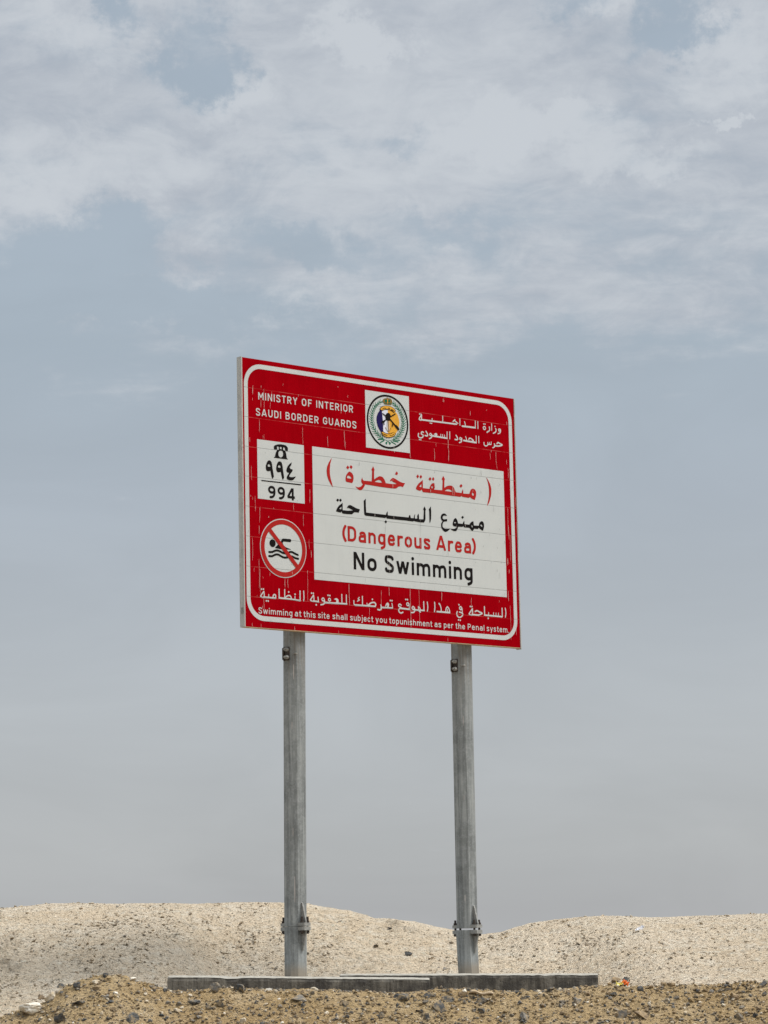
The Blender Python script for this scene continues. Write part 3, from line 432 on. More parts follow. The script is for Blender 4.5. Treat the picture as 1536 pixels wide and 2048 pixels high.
STONES = [
(-2.256, 18.263, 0.079, 0.038, 'white', 'rock', 'large chalky white rock at the left edge of the gravel mound'),
(-2.133, 18.3, 0.047, 0.032, 'cream', 'rock', 'cream coloured rock just above the large chalky white rock'),
(-2.198, 19.397, 0.027, 0.018, 'dark', 'stone', 'rounded dark stone on the left flank of the gravel mound'),
(-2.29, 19.112, 0.036, 0.021, 'brown', 'stone', 'brown stone lodged where the pale crust meets the left end of the gravel'),
(-1.94, 18.094, 0.044, 0.02, 'dark', 'stone', 'flat black stone alone on the bare left side of the gravel mound'),
(-1.966, 18.254, 0.025, 0.022, 'dark', 'stone', 'dark stone near the crest of the left gravel mound'),
(-1.844, 18.184, 0.028, 0.019, 'brown', 'stone', 'brown lump of rock below the crest of the left gravel mound'),
(-1.85, 18.248, 0.028, 0.014, 'cream', 'stone', 'small cream stone high on the left gravel mound'),
(-1.721, 18.156, 0.017, 0.014, 'white', 'stone', 'small bright white pebble in the middle of the left gravel mound'),
(-1.607, 17.979, 0.053, 0.037, 'dark', 'rock', 'jagged dark rock at the bottom edge below the left gravel mound'),
(-2.041, 18.009, 0.04, 0.034, 'dark', 'rock', 'dark blue grey rock at the bottom edge towards the left corner'),
(-1.63, 18.292, 0.028, 0.013, 'white', 'stone', 'flat white stone on the right shoulder of the left gravel mound'),
(-1.423, 18.3, 0.019, 0.014, 'dark', 'stone', 'dark stone touching the left end of the front concrete footing'),
(-1.299, 20.145, 0.026, 0.036, 'brown', 'rock', 'tall brown rock leaning on the front concrete footing'),
(-1.111, 18.3, 0.033, 0.032, 'grey', 'rock', 'long grey slab of rock propped against the front concrete footing'),
(-0.962, 18.3, 0.038, 0.027, 'dark', 'rock', 'blocky dark grey rock in front of the front concrete footing'),
(-1.238, 18.223, 0.039, 0.017, 'dark', 'stone', 'dark oval stone below the left end of the front concrete footing'),
(-1.324, 18.211, 0.022, 0.017, 'grey', 'stone', 'dull grey stone beside the dark oval stone'),
(-1.073, 18.153, 0.019, 0.027, 'dark', 'stone', 'narrow upright dark stone below the propped grey rock'),
(-1.143, 18.144, 0.025, 0.019, 'dark', 'stone', 'dark stone left of the narrow upright dark stone'),
(-1.339, 18.161, 0.028, 0.014, 'cream', 'stone', 'thin cream flake of stone low on the gravel at left'),
(-0.929, 18.033, 0.022, 0.019, 'cream', 'stone', 'pale tan pebble at the bottom edge below the front footing'),
(-0.786, 18.412, 0.025, 0.014, 'white', 'stone', 'white stone at the foot of the front concrete footing'),
(-0.509, 18.603, 0.022, 0.013, 'cream', 'stone', 'small cream stone near the left post at the footing foot'),
(-0.591, 18.251, 0.053, 0.024, 'grey', 'rock', 'broad flat grey rock in the gravel below the left post'),
(-0.305, 18.193, 0.025, 0.017, 'dark', 'stone', 'dark stone midway between the two posts'),
(0.042, 18.279, 0.054, 0.025, 'dark', 'rock', 'wide dark rock in front of the right end of the front footing'),
(0.207, 18.27, 0.028, 0.022, 'dark', 'stone', 'dark stone tucked under the right corner of the front footing'),
(0.282, 18.161, 0.044, 0.034, 'dark', 'rock', 'large angular dark rock sloping down towards the right'),
(0.336, 18.23, 0.038, 0.025, 'dark', 'stone', 'dark grey stone just above the large angular dark rock'),
(0.431, 18.266, 0.031, 0.017, 'brown', 'stone', 'brown stone at the foot of the rear concrete footing'),
(0.486, 18.243, 0.022, 0.013, 'dark', 'stone', 'little dark stone below the brown stone by the rear footing'),
(0.54, 18.218, 0.035, 0.02, 'dark', 'stone', 'dark stone below the pale piece of driftwood'),
(0.533, 18.137, 0.027, 0.019, 'dark', 'stone', 'dark stone lying lowest of those under the driftwood'),
(0.778, 18.201, 0.019, 0.017, 'dark', 'stone', 'dark round stone below the middle of the rear footing'),
(-0.083, 18.127, 0.027, 0.022, 'dark', 'stone', 'dark stone on the bare sand between the posts near the bottom edge'),
(0.196, 18.097, 0.022, 0.025, 'dark', 'stone', 'dark upright stone near the bottom edge left of the right post'),
(0.807, 18.083, 0.053, 0.025, 'grey', 'rock', 'long grey rock slanting at the bottom edge below the rear footing'),
(0.969, 18.318, 0.035, 0.017, 'dark', 'stone', 'dark stone against the right part of the rear concrete footing'),
(1.133, 18.189, 0.025, 0.017, 'grey', 'stone', 'grey stone below the right end of the rear concrete footing'),
(1.357, 18.23, 0.027, 0.014, 'dark', 'stone', 'dark stone just below the torn orange wrapper'),
(1.397, 18.082, 0.041, 0.037, 'grey', 'rock', 'leaning grey rock low on the gravel right of the rear footing'),
(1.52, 18.051, 0.053, 0.022, 'brown', 'rock', 'low brown rock right of the leaning grey rock'),
(1.529, 18.273, 0.025, 0.016, 'dark', 'stone', 'dark stone on the gravel edge right of the orange wrapper'),
(1.724, 18.293, 0.028, 0.016, 'brown', 'stone', 'brown grey stone on the gravel crest at right'),
(2.106, 18.178, 0.034, 0.022, 'brown', 'stone', 'rounded brown stone on the gravel near the right edge'),
(2.208, 18.016, 0.022, 0.023, 'dark', 'stone', 'dark stone at the lower right corner'),
(2.282, 18.274, 0.038, 0.022, 'dark', 'rock', 'large dark rock on the gravel crest at the right edge'),
(2.108, 18.024, 0.034, 0.025, 'dark', 'rock', 'dark blocky rock at the bottom left of the lower right corner stone'),
(1.494, 19.768, 0.037, 0.022, 'brown', 'rock', 'flat brown rock lying behind the torn orange wrapper'),
(1.554, 19.624, 0.03, 0.019, 'dark', 'rock', 'dark rock leaning on the flat brown rock'),
]

CLODS = [(-2.51, 20.52, 0.16), (-2.27, 20.28, 0.24), (-2.06, 21.19, 0.2), (-1.99, 21.43, 0.16), (-1.63, 20.95, 0.16), (-1.62, 21.51, 0.18), (-1.42, 20.74, 0.24), (-1.68, 20.28, 0.16), (-1.33, 21.29, 0.16), (-0.94, 21.65, 0.2), (-0.82, 21.38, 0.16), (-2.27, 20.97, 0.12), (-1.11, 21.2, 0.14), (-0.46, 21.26, 0.16), (-0.54, 21.6, 0.12), (0.82, 21.57, 0.16), (0.34, 21.18, 0.16), (1.32, 21.36, 0.16), (1.78, 20.37, 0.16), (1.67, 21.1, 0.16), (2.34, 21.28, 0.16), (-2.52, 19.56, 0.16), (-2.06, 19.94, 0.16)]

# ---------------------------------------------------------------- ground
def axis(lo, hi, fine, far):
    mid = list(np.arange(lo, hi + fine * .5, fine)); a = []; s = fine; v = lo
    while v > -far: s *= 1.28; v -= s; a.append(v)
    b = []; s = fine; v = mid[-1]
    while v < far: s *= 1.28; v += s; b.append(v)
    return np.array(a[::-1] + mid + b)

def sheet(name, xs, ys, fn, mat):
    X, Y = np.meshgrid(xs, ys); Z = fn(X, Y); ny, nx = X.shape
    V = np.stack([X, Y, Z], -1).reshape(-1, 3)
    i = np.arange(ny * nx).reshape(ny, nx)
    F = np.stack([i[:-1, :-1], i[:-1, 1:], i[1:, 1:], i[1:, :-1]], -1).reshape(-1, 4)
    me = bpy.data.meshes.new(name); me.vertices.add(len(V)); me.vertices.foreach_set('co', V.ravel())
    me.loops.add(F.size); me.loops.foreach_set('vertex_index', F.ravel().astype(np.int32))
    me.polygons.add(len(F)); me.polygons.foreach_set('loop_start', np.arange(0, F.size, 4, dtype=np.int32))
    me.update(calc_edges=True); me.validate()
    return link(name, me, mat)

g = sheet('ground', axis(-3.45, 3.3, .0105, 3500.0), axis(17.2, 23.7, .0135, 3500.0), ground_z, M['sand'])
tag(g, kind='structure')
_co = np.empty(len(g.data.vertices) * 3); g.data.vertices.foreach_get('co', _co); _co = _co.reshape(-1, 3)
g.data.attributes.new('crust', 'FLOAT', 'POINT').data.foreach_set('value', (crust_patch(_co[:, 0], _co[:, 1]) * ((np.abs(_co[:, 0]) < 6) & (_co[:, 1] > 16) & (_co[:, 1] < 26))).astype(np.float32))
b = sheet('gravel_bank', axis(-2.75, 2.65, .008, 60.0), np.concatenate([np.arange(13.6, 17.7, .15), np.arange(17.75, 18.6, .008), np.arange(18.62, 20.7, .03)]), berm_z, M['dirt'])
tag(b, kind='structure')

def surf(x, y): return float(max(berm_z(np.array([x]), np.array([y]))[0], ground_z(np.array([x]), np.array([y]))[0]))

# ---------------------------------------------------------------- concrete footings
def footing(name, cx, y0, wid, dep, zl, zr, zb, seed, label, dips=()):
    nx = 150; tops = []
    t = tag(bpy.data.objects.new(name, None), label, 'concrete footing', 'concrete footings carrying the sign posts'); S.collection.objects.link(t)
    t.location = (cx, y0 + dep / 2, zb)
    rng = np.random.default_rng(seed)
    xs = np.linspace(-wid / 2, wid / 2, nx)
    top = zl + (zr - zl) * (xs / wid + .5) - zb
    for (dc, dw, dh) in dips: top = top - dh * np.exp(-((xs - dc) / dw) ** 2)
    top = top + fbm(xs * 9, xs * 0 + seed, seed, 4) * .0022
    prof = [(-dep / 2, 0, 0), (-dep / 2 - .004, .5, 0), (-dep / 2, .90, 0), (-dep / 2 + .004, 1.0, -.012), (-dep / 2 + .016, 1.0, -.001), (-dep / 2 + .2, 1.0, 0), (dep / 2 - .2, 1.0, .0), (dep / 2 - .01, 1.0, 0), (dep / 2, .9, 0), (dep / 2, 0, 0)]
    V = []; F = []
    for i, x in enumerate(xs):
        for j, (y, f, dz) in enumerate(prof):
            e = float(vnoise(np.array([x * 24]), np.array([j * 3.3]), seed + 3)[0] - .5)
            V.append((x + (float(vnoise(np.array([f * 9]), np.array([j * 2.]), seed)[0]) - .5) * .012 * (i in (0, nx - 1)), y + e * .007, top[i] * f + dz + (e * .004 if f == 1 else 0)))
    m = len(prof)
    for i in range(nx - 1):
        for j in range(m - 1): F.append((i * m + j, (i + 1) * m + j, (i + 1) * m + j + 1, i * m + j + 1))
    F.append(tuple(range(m))[::-1]); F.append(tuple((nx - 1) * m + j for j in range(m)))
    o = mesh('block', V, F, M['concrete'], t)
    # wind-blown dust lying along the top face
    V = []; F = []
    ys = np.concatenate([[-dep / 2 + .003, -dep / 2 + .015], np.linspace(-dep / 2 + .03, dep / 2 - .03, 6)])
    for i, x in enumerate(xs):
        for j, y in enumerate(ys):
            V.append((x * .996, y, top[i] + (-.0085 if j == 0 else .0025) + .003 * float(vnoise(np.array([x * 30]), np.array([y * 30]), seed + 9)[0])))
    for i in range(nx - 1):
        for j in range(7): F.append((i * 8 + j, (i + 1) * 8 + j, (i + 1) * 8 + j + 1, i * 8 + j + 1))
    mesh('dust_layer', V, F, M['dust'], t)
    return t
footing('concrete_footing', -.612, 18.95, 1.69, .64, 1.596, 1.546, 1.30, 4, 'front dark concrete footing with a chipped left end, under the left sign post', ((-.46, .05, .006), (-.40, .03, .003)))
footing('concrete_footing', .512, 19.94, 1.755, .66, 1.583, 1.5495, 1.32, 11, 'rear dark streaked concrete footing, under the right sign post', ((.52, .02, .004),))

# ---------------------------------------------------------------- flat lettering: signed distance fields cut into clean meshes
def parse_art(s):
    out = []
    for e in s.split(';'):
        kk, *pts = e.split(' '); out.append((kk, [tuple(float(v) for v in p.split(',')) for p in pts]))
    return out

def sd_poly(P, X, Y):
    d = np.full(X.shape, 1e9); ins = np.zeros(X.shape, bool); n = len(P)
    for i in range(n):
        x0, y0 = P[i]; x1, y1 = P[(i + 1) % n]; ex, ey = x1 - x0, y1 - y0; L = ex * ex + ey * ey + 1e-12
        t = np.clip(((X - x0) * ex + (Y - y0) * ey) / L, 0, 1)
        d = np.minimum(d, np.hypot(X - x0 - t * ex, Y - y0 - t * ey))
        c = (y0 > Y) != (y1 > Y); xi = x0 + (Y - y0) * ex / (ey if abs(ey) > 1e-9 else 1e-9)
        ins ^= c & (X < xi)
    return np.where(ins, -d, d)

def sd_stroke(P, w, X, Y, flat=(False, False)):
    d = np.full(X.shape, 1e9)
    for i in range(len(P) - 1):
        x0, y0 = P[i]; x1, y1 = P[i + 1]; L = math.hypot(x1 - x0, y1 - y0)
        if L < 1e-3: continue
        ex, ey = (x1 - x0) / L, (y1 - y0) / L
        a = (X - x0) * ex + (Y - y0) * ey; pr = np.abs((X - x0) * -ey + (Y - y0) * ex)
        t = np.clip(a, 0, L); q = np.hypot(a - t, pr) - w
        if i == 0 and flat[0]: q = np.maximum(q, -a)
        if i == len(P) - 2 and flat[1]: q = np.maximum(q, a - L)
        d = np.minimum(d, q)
    return d

def smooth_pts(P, n=5):
    P = [P[0]] + list(P) + [P[-1]]; out = []
    for i in range(1, len(P) - 2):
        a, b, c, d = (np.array(p, float) for p in P[i - 1:i + 3])
        for t in np.linspace(0, 1, n, endpoint=False):
            out.append(tuple(.5 * ((2 * b) + (c - a) * t + (2 * a - 5 * b + 4 * c - d) * t * t + (3 * b - a - 3 * c + d) * t ** 3)))
    out.append(tuple(P[-2])); return out

def shape_fields(entries):
    """-> list of (sign, bbox, function)"""
    L = []
    for kk, P in entries:
        A = np.array([p[:2] for p in P]); t = kk[0]
        if t == 'P': L.append((1, A, 2, lambda X, Y, P=P: sd_poly(P, X, Y)))
        elif t == 'H': L.append((-1, A, 2, lambda X, Y, P=P: sd_poly(P, X, Y)))
        elif t == 'S':
            w = float(kk[1:]) / 2; Q = smooth_pts(P) if len(P) > 2 else P
            L.append((1, np.array(Q), w + 4, lambda X, Y, Q=Q, w=w: sd_stroke(Q, w, X, Y)))
        elif t == 'D':
            r = float(kk[1:])
            for p in P: L.append((1, np.array([p]), r + 4, lambda X, Y, p=p, r=r: np.hypot(X - p[0], Y - p[1]) - r))
        elif t == 'R':
            r, w = (float(v) for v in kk[1:].split(','))
            for p in P: L.append((1, np.array([p]), r + w + 4, lambda X, Y, p=p, r=r, w=w: np.abs(np.hypot(X - p[0], Y - p[1]) - r) - w / 2))
        elif t == 'F':                                        # ready made field: (points, pad, fn)
            L.append((1, A, P[0][2], kk[1]))
    return L

def field_mesh(name, fields, mat, parent, layer, cell=2.0):
    lo = np.min([a.min(0) - p for _, a, p, _ in fields], 0); hi = np.max([a.max(0) + p for _, a, p, _ in fields], 0)
    nx, ny = (np.ceil((hi - lo) / cell).astype(int) + 2); gx = lo[0] + np.arange(nx) * cell; gy = lo[1] + np.arange(ny) * cell
    F = np.full((ny, nx), 50.0)
    for sgn in (1, -1):
        for s, a, p, fn in fields:
            if s != sgn: continue
            i0, j0 = np.maximum(((a.min(0) - p - lo) / cell).astype(int) - 1, 0); i1, j1 = ((a.max(0) + p - lo) / cell).astype(int) + 2
            X, Y = np.meshgrid(gx[i0:i1 + 1], gy[j0:j1 + 1]); f = fn(X, Y)
            sub = F[j0:j1 + 1, i0:i1 + 1]; F[j0:j1 + 1, i0:i1 + 1] = np.minimum(sub, f) if s > 0 else np.maximum(sub, -f)
    F[np.abs(F) < 1e-4] = 1e-4
    I = F < 0; cnt = I[:-1, :-1].astype(int) + I[:-1, 1:] + I[1:, 1:] + I[1:, :-1]
    V = []; idx = {}; faces = []
    def vert(x, y):
        key = (round(x * 1e4), round(y * 1e4))
        if key not in idx: idx[key] = len(V); V.append((x / 1000, -layer, y / 1000))
        return idx[key]
    full = cnt == 4
    for j in range(ny - 1):
        row = full[j]; i = 0
        while i < nx - 1:
            if row[i]:
                e = i
                while e < nx - 1 and row[e]: e += 1
                faces.append([vert(gx[q], gy[j]) for q in (range(i, e + 1))] + [vert(gx[q], gy[j + 1]) for q in range(e, i - 1, -1)]); i = e
            else: i += 1
    for j, i in zip(*np.nonzero((cnt > 0) & (cnt < 4))):
        c = [(gx[i], gy[j], F[j, i]), (gx[i + 1], gy[j], F[j, i + 1]), (gx[i + 1], gy[j + 1], F[j + 1, i + 1]), (gx[i], gy[j + 1], F[j + 1, i])]
        poly = []
        for q in range(4):
            a, b2 = c[q], c[(q + 1) % 4]
            if a[2] < 0: poly.append(vert(a[0], a[1]))
            if (a[2] < 0) != (b2[2] < 0):
                t = a[2] / (a[2] - b2[2]); poly.append(vert(a[0] + (b2[0] - a[0]) * t, a[1] + (b2[1] - a[1]) * t))
        p2 = [v for q, v in enumerate(poly) if v != poly[q - 1]]
        if len(set(p2)) >= 3 and len(set(p2)) == len(p2): faces.append(p2)
    return mesh(name, V, faces, mat, parent)

def art(name, key, mat, parent, layer, cell=2.0):
    return field_mesh(name, shape_fields(parse_art(ART[key])), mat, parent, layer, cell)

# ---- a plain stroke alphabet in the manner of road-sign lettering (cap height 1)
def arc(cx, cy, rx, ry, a0, a1, n=9):
    return [(cx + rx * math.cos(R(a0 + (a1 - a0) * i / (n - 1))), cy + ry * math.sin(R(a0 + (a1 - a0) * i / (n - 1)))) for i in range(n)]

def glyph(ch, s):
    """-> width, strokes [(points, smooth)], dots [(x, y)], (ymin, ymax) clip"""
    h = s / 2; X = .73; D = []; cl = (-.4, 1.2)
    def bowl(x0, yt, yb, xr):
        r = (yt - yb) / 2; return [(x0, yt), (xr - r, yt)] + arc(xr - r, yb + r, r, r, 90, -90) + [(x0, yb)]
    def loop(w, b, t):
        rx = (w - s) / 2; r = min(rx, (t - b - s) / 2); cx = w / 2
        return arc(cx, t - h - r, rx, r, 0, 180, 13) + arc(cx, b + h + r, rx, r, 180, 360, 13) + [(cx + rx, t - h - r)]
    def ess(w, H):
        return [(w - h, .77 * H), (w - h - .03, .87 * H), (w * .6, H - h), (w * .4, H - h), (h + .03, .89 * H), (h, .755 * H), (h + .03, .63 * H), (w * .40, .545 * H), (w * .62, .465 * H), (w - h - .02, .37 * H), (w - h, .25 * H), (w - h - .04, .12 * H), (w * .58, h), (w * .42, h), (h + .04, .115 * H), (h, .24 * H)]
    st = []
    def L(*p): st.append((list(p), False))
    def C(*p): st.append((smooth_pts(list(p), 4), True))
    def A(p): st.append((p, False))
    if ch == 'M': w = .80; L((h, 0), (h, 1)); L((w - h, 0), (w - h, 1)); L((h, 1), (w / 2, .32), (w - h, 1)); cl = (0, 1)
    elif ch == 'I': w = s; L((h, 0), (h, 1))
    elif ch == 'N': w = .68; L((h, 0), (h, 1)); L((w - h, 0), (w - h, 1)); L((h, 1), (w - h, 0)); cl = (0, 1)
    elif ch == 'S': w = .62; A(smooth_pts(ess(w, 1), 3))
    elif ch == 'T': w = .58; L((0, 1 - h), (w, 1 - h)); L((w / 2, 0), (w / 2, 1 - h))
    elif ch == 'R': w = .64; L((h, 0), (h, 1)); A(bowl(h, 1 - h, .47, w - h)); L((w * .50, .47), (w - h * .8, 0)); cl = (0, 1)
    elif ch == 'P': w = .62; L((h, 0), (h, 1)); A(bowl(h, 1 - h, .44, w - h))
    elif ch == 'Y': w = .66; L((h * .7, 1), (w / 2, .44)); L((w - h * .7, 1), (w / 2, .44)); L((w / 2, .46), (w / 2, 0)); cl = (0, 1)
    elif ch == 'O': w = .66; A(loop(w, 0, 1))
    elif ch == 'F': w = .54; L((h, 0), (h, 1)); L((h, 1 - h), (w, 1 - h)); L((h, .50), (w * .88, .50))
    elif ch == 'E': w = .56; L((h, 0), (h, 1)); L((h, 1 - h), (w, 1 - h)); L((h, .51), (w * .9, .51)); L((h, h), (w, h))
    elif ch == 'A': w = .76; L((h * .7, 0), (w / 2, 1.02)); L((w / 2, 1.02), (w - h * .7, 0)); L((w * .22, .27), (w * .78, .27)); cl = (0, 1)
    elif ch == 'U': w = .66; A([(h, 1), (h, h + .28)] + arc(w / 2, h + .28, w / 2 - h, .28, 180, 360, 13) + [(w - h, 1)])
    elif ch == 'D': w = .66; L((h, 0), (h, 1)); A([(h, 1 - h), (w - h - .28, 1 - h)] + arc(w - h - .28, 1 - h - .28, .28, .28, 90, 0) + arc(w - h - .28, h + .28, .28, .28, 0, -90) + [(h, h)])
    elif ch == 'B': w = .64; L((h, 0), (h, 1)); A(bowl(h, 1 - h, .53, w - h - .03)); A(bowl(h, .53, h, w - h))
    elif ch == 'G': w = .66; rx = w / 2 - h; A(arc(w / 2, 1 - h - .28, rx, .28, 10, 180, 11) + arc(w / 2, h + .28, rx, .28, 180, 360, 11) + [(w - h, .46)]); L((w - h + h, .46), (w * .54, .46))
    elif ch == 'a': w = .58; A([(w - h, 0), (w - h, X - h - .20)] + smooth_pts([(w - h, X - h - .17), (w - h - .06, X - h - .03), (w / 2 - .02, X - h), (h + .04, X - h - .08)], 4)[1:]); C((w - h, .42), (.28, .42), (h + .03, .36), (h, .235), (h + .03, .11), (.26, h), (w - h - .08, .10), (w - h, .17))
    elif ch == 'n' or ch == 'h': w = .58; L((h, 0), (h, X if ch == 'n' else 1)); A(smooth_pts([(h, X - .30), (h + .06, X - h - .06), (w / 2 + .03, X - h), (w - h - .03, X - h - .09), (w - h, X - .28)], 4) + [(w - h, 0)])
    elif ch == 'm': w = .94; q = w / 2; L((h, 0), (h, X)); A(smooth_pts([(h, X - .28), (h + .06, X - h - .05), (q / 2 + .06, X - h), (q - .03, X - h - .08), (q, X - .26)], 4) + [(q, 0)]); A(smooth_pts([(q, X - .28), (q + .06, X - h - .05), (q * 1.5 + .03, X - h), (w - h - .03, X - h - .08), (w - h, X - .26)], 4) + [(w - h, 0)])
    elif ch == 'g': w = .58; A(loop(w, 0, X)); A([(w - h, X), (w - h, .0)] + smooth_pts([(w - h, -.02), (w - h - .05, -.14), (w * .40, -.24)], 4)[1:])
    elif ch == 'e': w = .58; L((h, .375), (w - h, .375)); C((w - h, .375), (w - h - .03, .53), (w / 2 + .1, X - h - .01), (w / 2 - .08, X - h), (h + .04, X - h - .12), (h, .40), (h + .01, .22), (h + .09, .09), (w / 2, h), (w - h - .09, .09), (w - h - .005, .18))
    elif ch == 'r': w = .40; L((h, 0), (h, X)); C((h, X - .30), (h + .05, X - h - .08), (w * .62, X - h), (w, X - h - .01))
    elif ch == 'o': w = .59; A(loop(w, 0, X))
    elif ch == 'u': w = .58; A([(h, X), (h, .30)] + smooth_pts([(h, .28), (h + .04, .11), (w / 2 - .03, h), (w - h - .06, .12), (w - h, .30)], 4)); L((w - h, 0), (w - h, X))
    elif ch == 's': w = .52; A(smooth_pts(ess(w, X), 3))
    elif ch == 'w': w = .86; L((h * .8, X), (w * .28, 0)); L((w * .28, 0), (w / 2, X)); L((w / 2, X), (w * .72, 0)); L((w * .72, 0), (w - h * .8, X)); cl = (0, X)
    elif ch == 'i': w = s; L((h, 0), (h, X)); D.append((h, .945))
    elif ch == 't': w = .38; A([(.10 + h, .95), (.10 + h, .20)] + smooth_pts([(.10 + h, .18), (.13 + h, .08), (w, h)], 4)[1:]); L((0, X - h), (w, X - h))
    elif ch == 'l': w = s; L((h, 0), (h, 1))
    elif ch == 'b': w = .58; L((h, 0), (h, 1)); A(loop(w, 0, X))
    elif ch == 'p': w = .58; L((h, -.27), (h, X)); A(loop(w, 0, X))
    elif ch == 'j': w = s + .08; A([(.08 + h, X), (.08 + h, -.06)] + smooth_pts([(.08 + h, -.08), (.05 + h, -.18), (0, -.24)], 4)[1:]); D.append((.08 + h, .945))
    elif ch == 'c': w = .54; C((w - h - .01, .52), (w - h - .08, X - h - .05), (w / 2, X - h), (h + .06, X - h - .07), (h, .42), (h, .30), (h + .06, .12), (w / 2, h), (w - h - .08, .10), (w - h - .01, .20))
    elif ch == 'y': w = .60; L((h * .8, X), (w / 2 + .01, .04)); L((w - h * .8, X), (w / 2 - .10, -.27)); cl = (-.27, X)
    elif ch == '.': w = s * 1.1; L((h * 1.1, 0), (h * 1.1, s * 1.1))
    elif ch == '(': w = .26; C((w - .02, 1.02), (h + .04, .78), (h, .50), (h + .04, .24), (w - .02, 0))
    elif ch == ')': w = .26; C((.02, 1.02), (w - h - .04, .78), (w - h, .50), (w - h - .04, .24), (.02, 0))
    elif ch == '9': w = .62; A(arc(w / 2, .685, w / 2 - h, .315 - h, 0, 360, 20)); C((w - h, .69), (w - h, .45), (w - h - .06, .22), (w * .52, .09), (.17, .07))
    elif ch == '4': w = .66; L((w * .70, 1), (h, .27)); L((h * .6, .25), (w, .25)); L((w * .74, 0), (w * .74, 1)); cl = (0, 1)
    else: w = .5
    return w, st, D, cl

def words(name, items, cap, s, mat, parent, layer, gap=.155, cell=2.0):
    """items: (text, x0 mm, x1 mm, baseline mm); every word is fitted to its measured length and is a mesh of its own"""
    for text, x0, x1, yb in items:
        fl = []; gs = [glyph(c, s) for c in text]; tot = sum(g_[0] for g_ in gs) + gap * (len(gs) - 1); sx = (x1 - x0) / tot; x = x0
        for w, st, D, cl in gs:
            for P, sm in st:
                Q = [(x + px * sx, yb + py * cap) for px, py in P]; hw = s * (cap + sx) / 4
                cy = (yb + cl[0] * cap, yb + cl[1] * cap)
                fl.append((1, np.array(Q), hw + 4, lambda X, Y, Q=Q, hw=hw, cy=cy: np.maximum(np.maximum(sd_stroke(Q, hw, X, Y, (True, True)), cy[0] - Y), Y - cy[1])))
            for px, py in D:
                r = s * cap * .62; cx, cy2 = x + px * sx, yb + py * cap
                fl.append((1, np.array([(cx, cy2)]), r + 4, lambda X, Y, cx=cx, cy2=cy2, r=r: np.hypot(X - cx, Y - cy2) - r))
            x += (w + gap) * sx
        field_mesh(name, fl, mat, parent, layer, cell)

def arabic(name, key, mat, parent, layer, cell=2.0, gap=24, row=None):
    """Arabic lettering, one mesh per word"""
    E = parse_art(ART[key])
    if row is not None:
        lines = [[e for e in E if (sum(p[1] for p in e[1]) / len(e[1]) > row) == up] for up in (True, False)]
    else: lines = [E]
    for ln in lines:
        ext = sorted((min(p[0] for p in e[1]), max(p[0] for p in e[1]), i) for i, e in enumerate(ln)); cur = []; hi = None
        groups = []
        for a, b_, i in ext:
            if hi is not None and a - hi > gap: groups.append(cur); cur = []
            cur.append(ln[i]); hi = b_ if hi is None or not cur[:-1] else max(hi, b_)
        groups.append(cur)
        for g_ in groups: field_mesh(name, shape_fields(g_), mat, parent, layer, cell)

def quad(name, x0, x1, z0, z1, mat, parent, layer):
    return mesh(name, [(x0 / 1000, -layer, z0 / 1000), (x1 / 1000, -layer, z0 / 1000), (x1 / 1000, -layer, z1 / 1000), (x0 / 1000, -layer, z1 / 1000)], [(0, 1, 2, 3)], mat, parent)

def rrect(x0, x1, y0, y1, r, n=12):
    P = []
    for cx, cy, a in ((x1 - r, y1 - r, 0), (x0 + r, y1 - r, 90), (x0 + r, y0 + r, 180), (x1 - r, y0 + r, 270)): P += arc(cx, cy, r, r, a, a + 90, n)
    return P

def ring(name, outer, inner, mat, parent, layer):
    n = len(outer); V = [(x / 1000, -layer, y / 1000) for x, y in outer + inner]
    return mesh(name, V, [(i, (i + 1) % n, n + (i + 1) % n, n + i) for i in range(n)], mat, parent)

def disc(name, cx, cy, r, mat, parent, layer, n=72):
    return mesh(name, [(x / 1000, -layer, y / 1000) for x, y in arc(cx, cy, r, r, 0, 360 * (n - 1) / n, n)], [tuple(range(n))], mat, parent)

def annulus(name, cx, cy, r0, r1, mat, parent, layer, n=72):
    return ring(name, arc(cx, cy, r1, r1, 0, 360 * (n - 1) / n, n), arc(cx, cy, r0, r0, 0, 360 * (n - 1) / n, n), mat, parent, layer)

# ---------------------------------------------------------------- the sign
TH = 0.714868170
sign = bpy.data.objects.new('warning_sign', None); S.collection.objects.link(sign)
sign.location = (-.92226, 18.85867, 3.84609); sign.rotation_euler = (0, 0, TH)
tag(sign, 'red and white No Swimming warning board on two grey steel posts', 'warning sign')
BW, BH, BT = 2.475, 1.8, .040

bm = bmesh.new()
for i in range(9): box(bm, .002, BW - .002, .0015, BT, i * .2 + .0006, i * .2 + .1994)
bobj('plank_backing', bm, M['alu_dark'], sign)
face = quad('red_face', 0, 2475, 0, 1800, M['red'], sign, 0.0)
bm = bmesh.new()
box(bm, -.011, -.0005, -.004, BT + .004, -.004, BH + .004, .0015); bobj('edge_channel', bm, M['alu'], sign)
bm = bmesh.new()
box(bm, BW + .0005, BW + .011, -.004, BT + .004, -.012, BH + .002, .0015); bobj('edge_channel', bm, M['alu'], sign)
bm = bmesh.new(); box(bm, -.016, -.0115, .008, .026, .085, .125, .001); bobj('edge_clip', bm, M['lug'], sign)
bm = bmesh.new(); box(bm, .0, BW, -.001, BT, -.005, -.0012, .0005); bobj('bottom_trim', bm, M['drift'], sign)  # tan colour paints ground-reflected light onto the board's underside edge
for z in (.34, 1.42):
    bm = bmesh.new(); box(bm, .05, BW - .05, BT + .0005, BT + .0095, z - .03, z + .03, .001); bobj('back_rail', bm, M['lug'], sign)

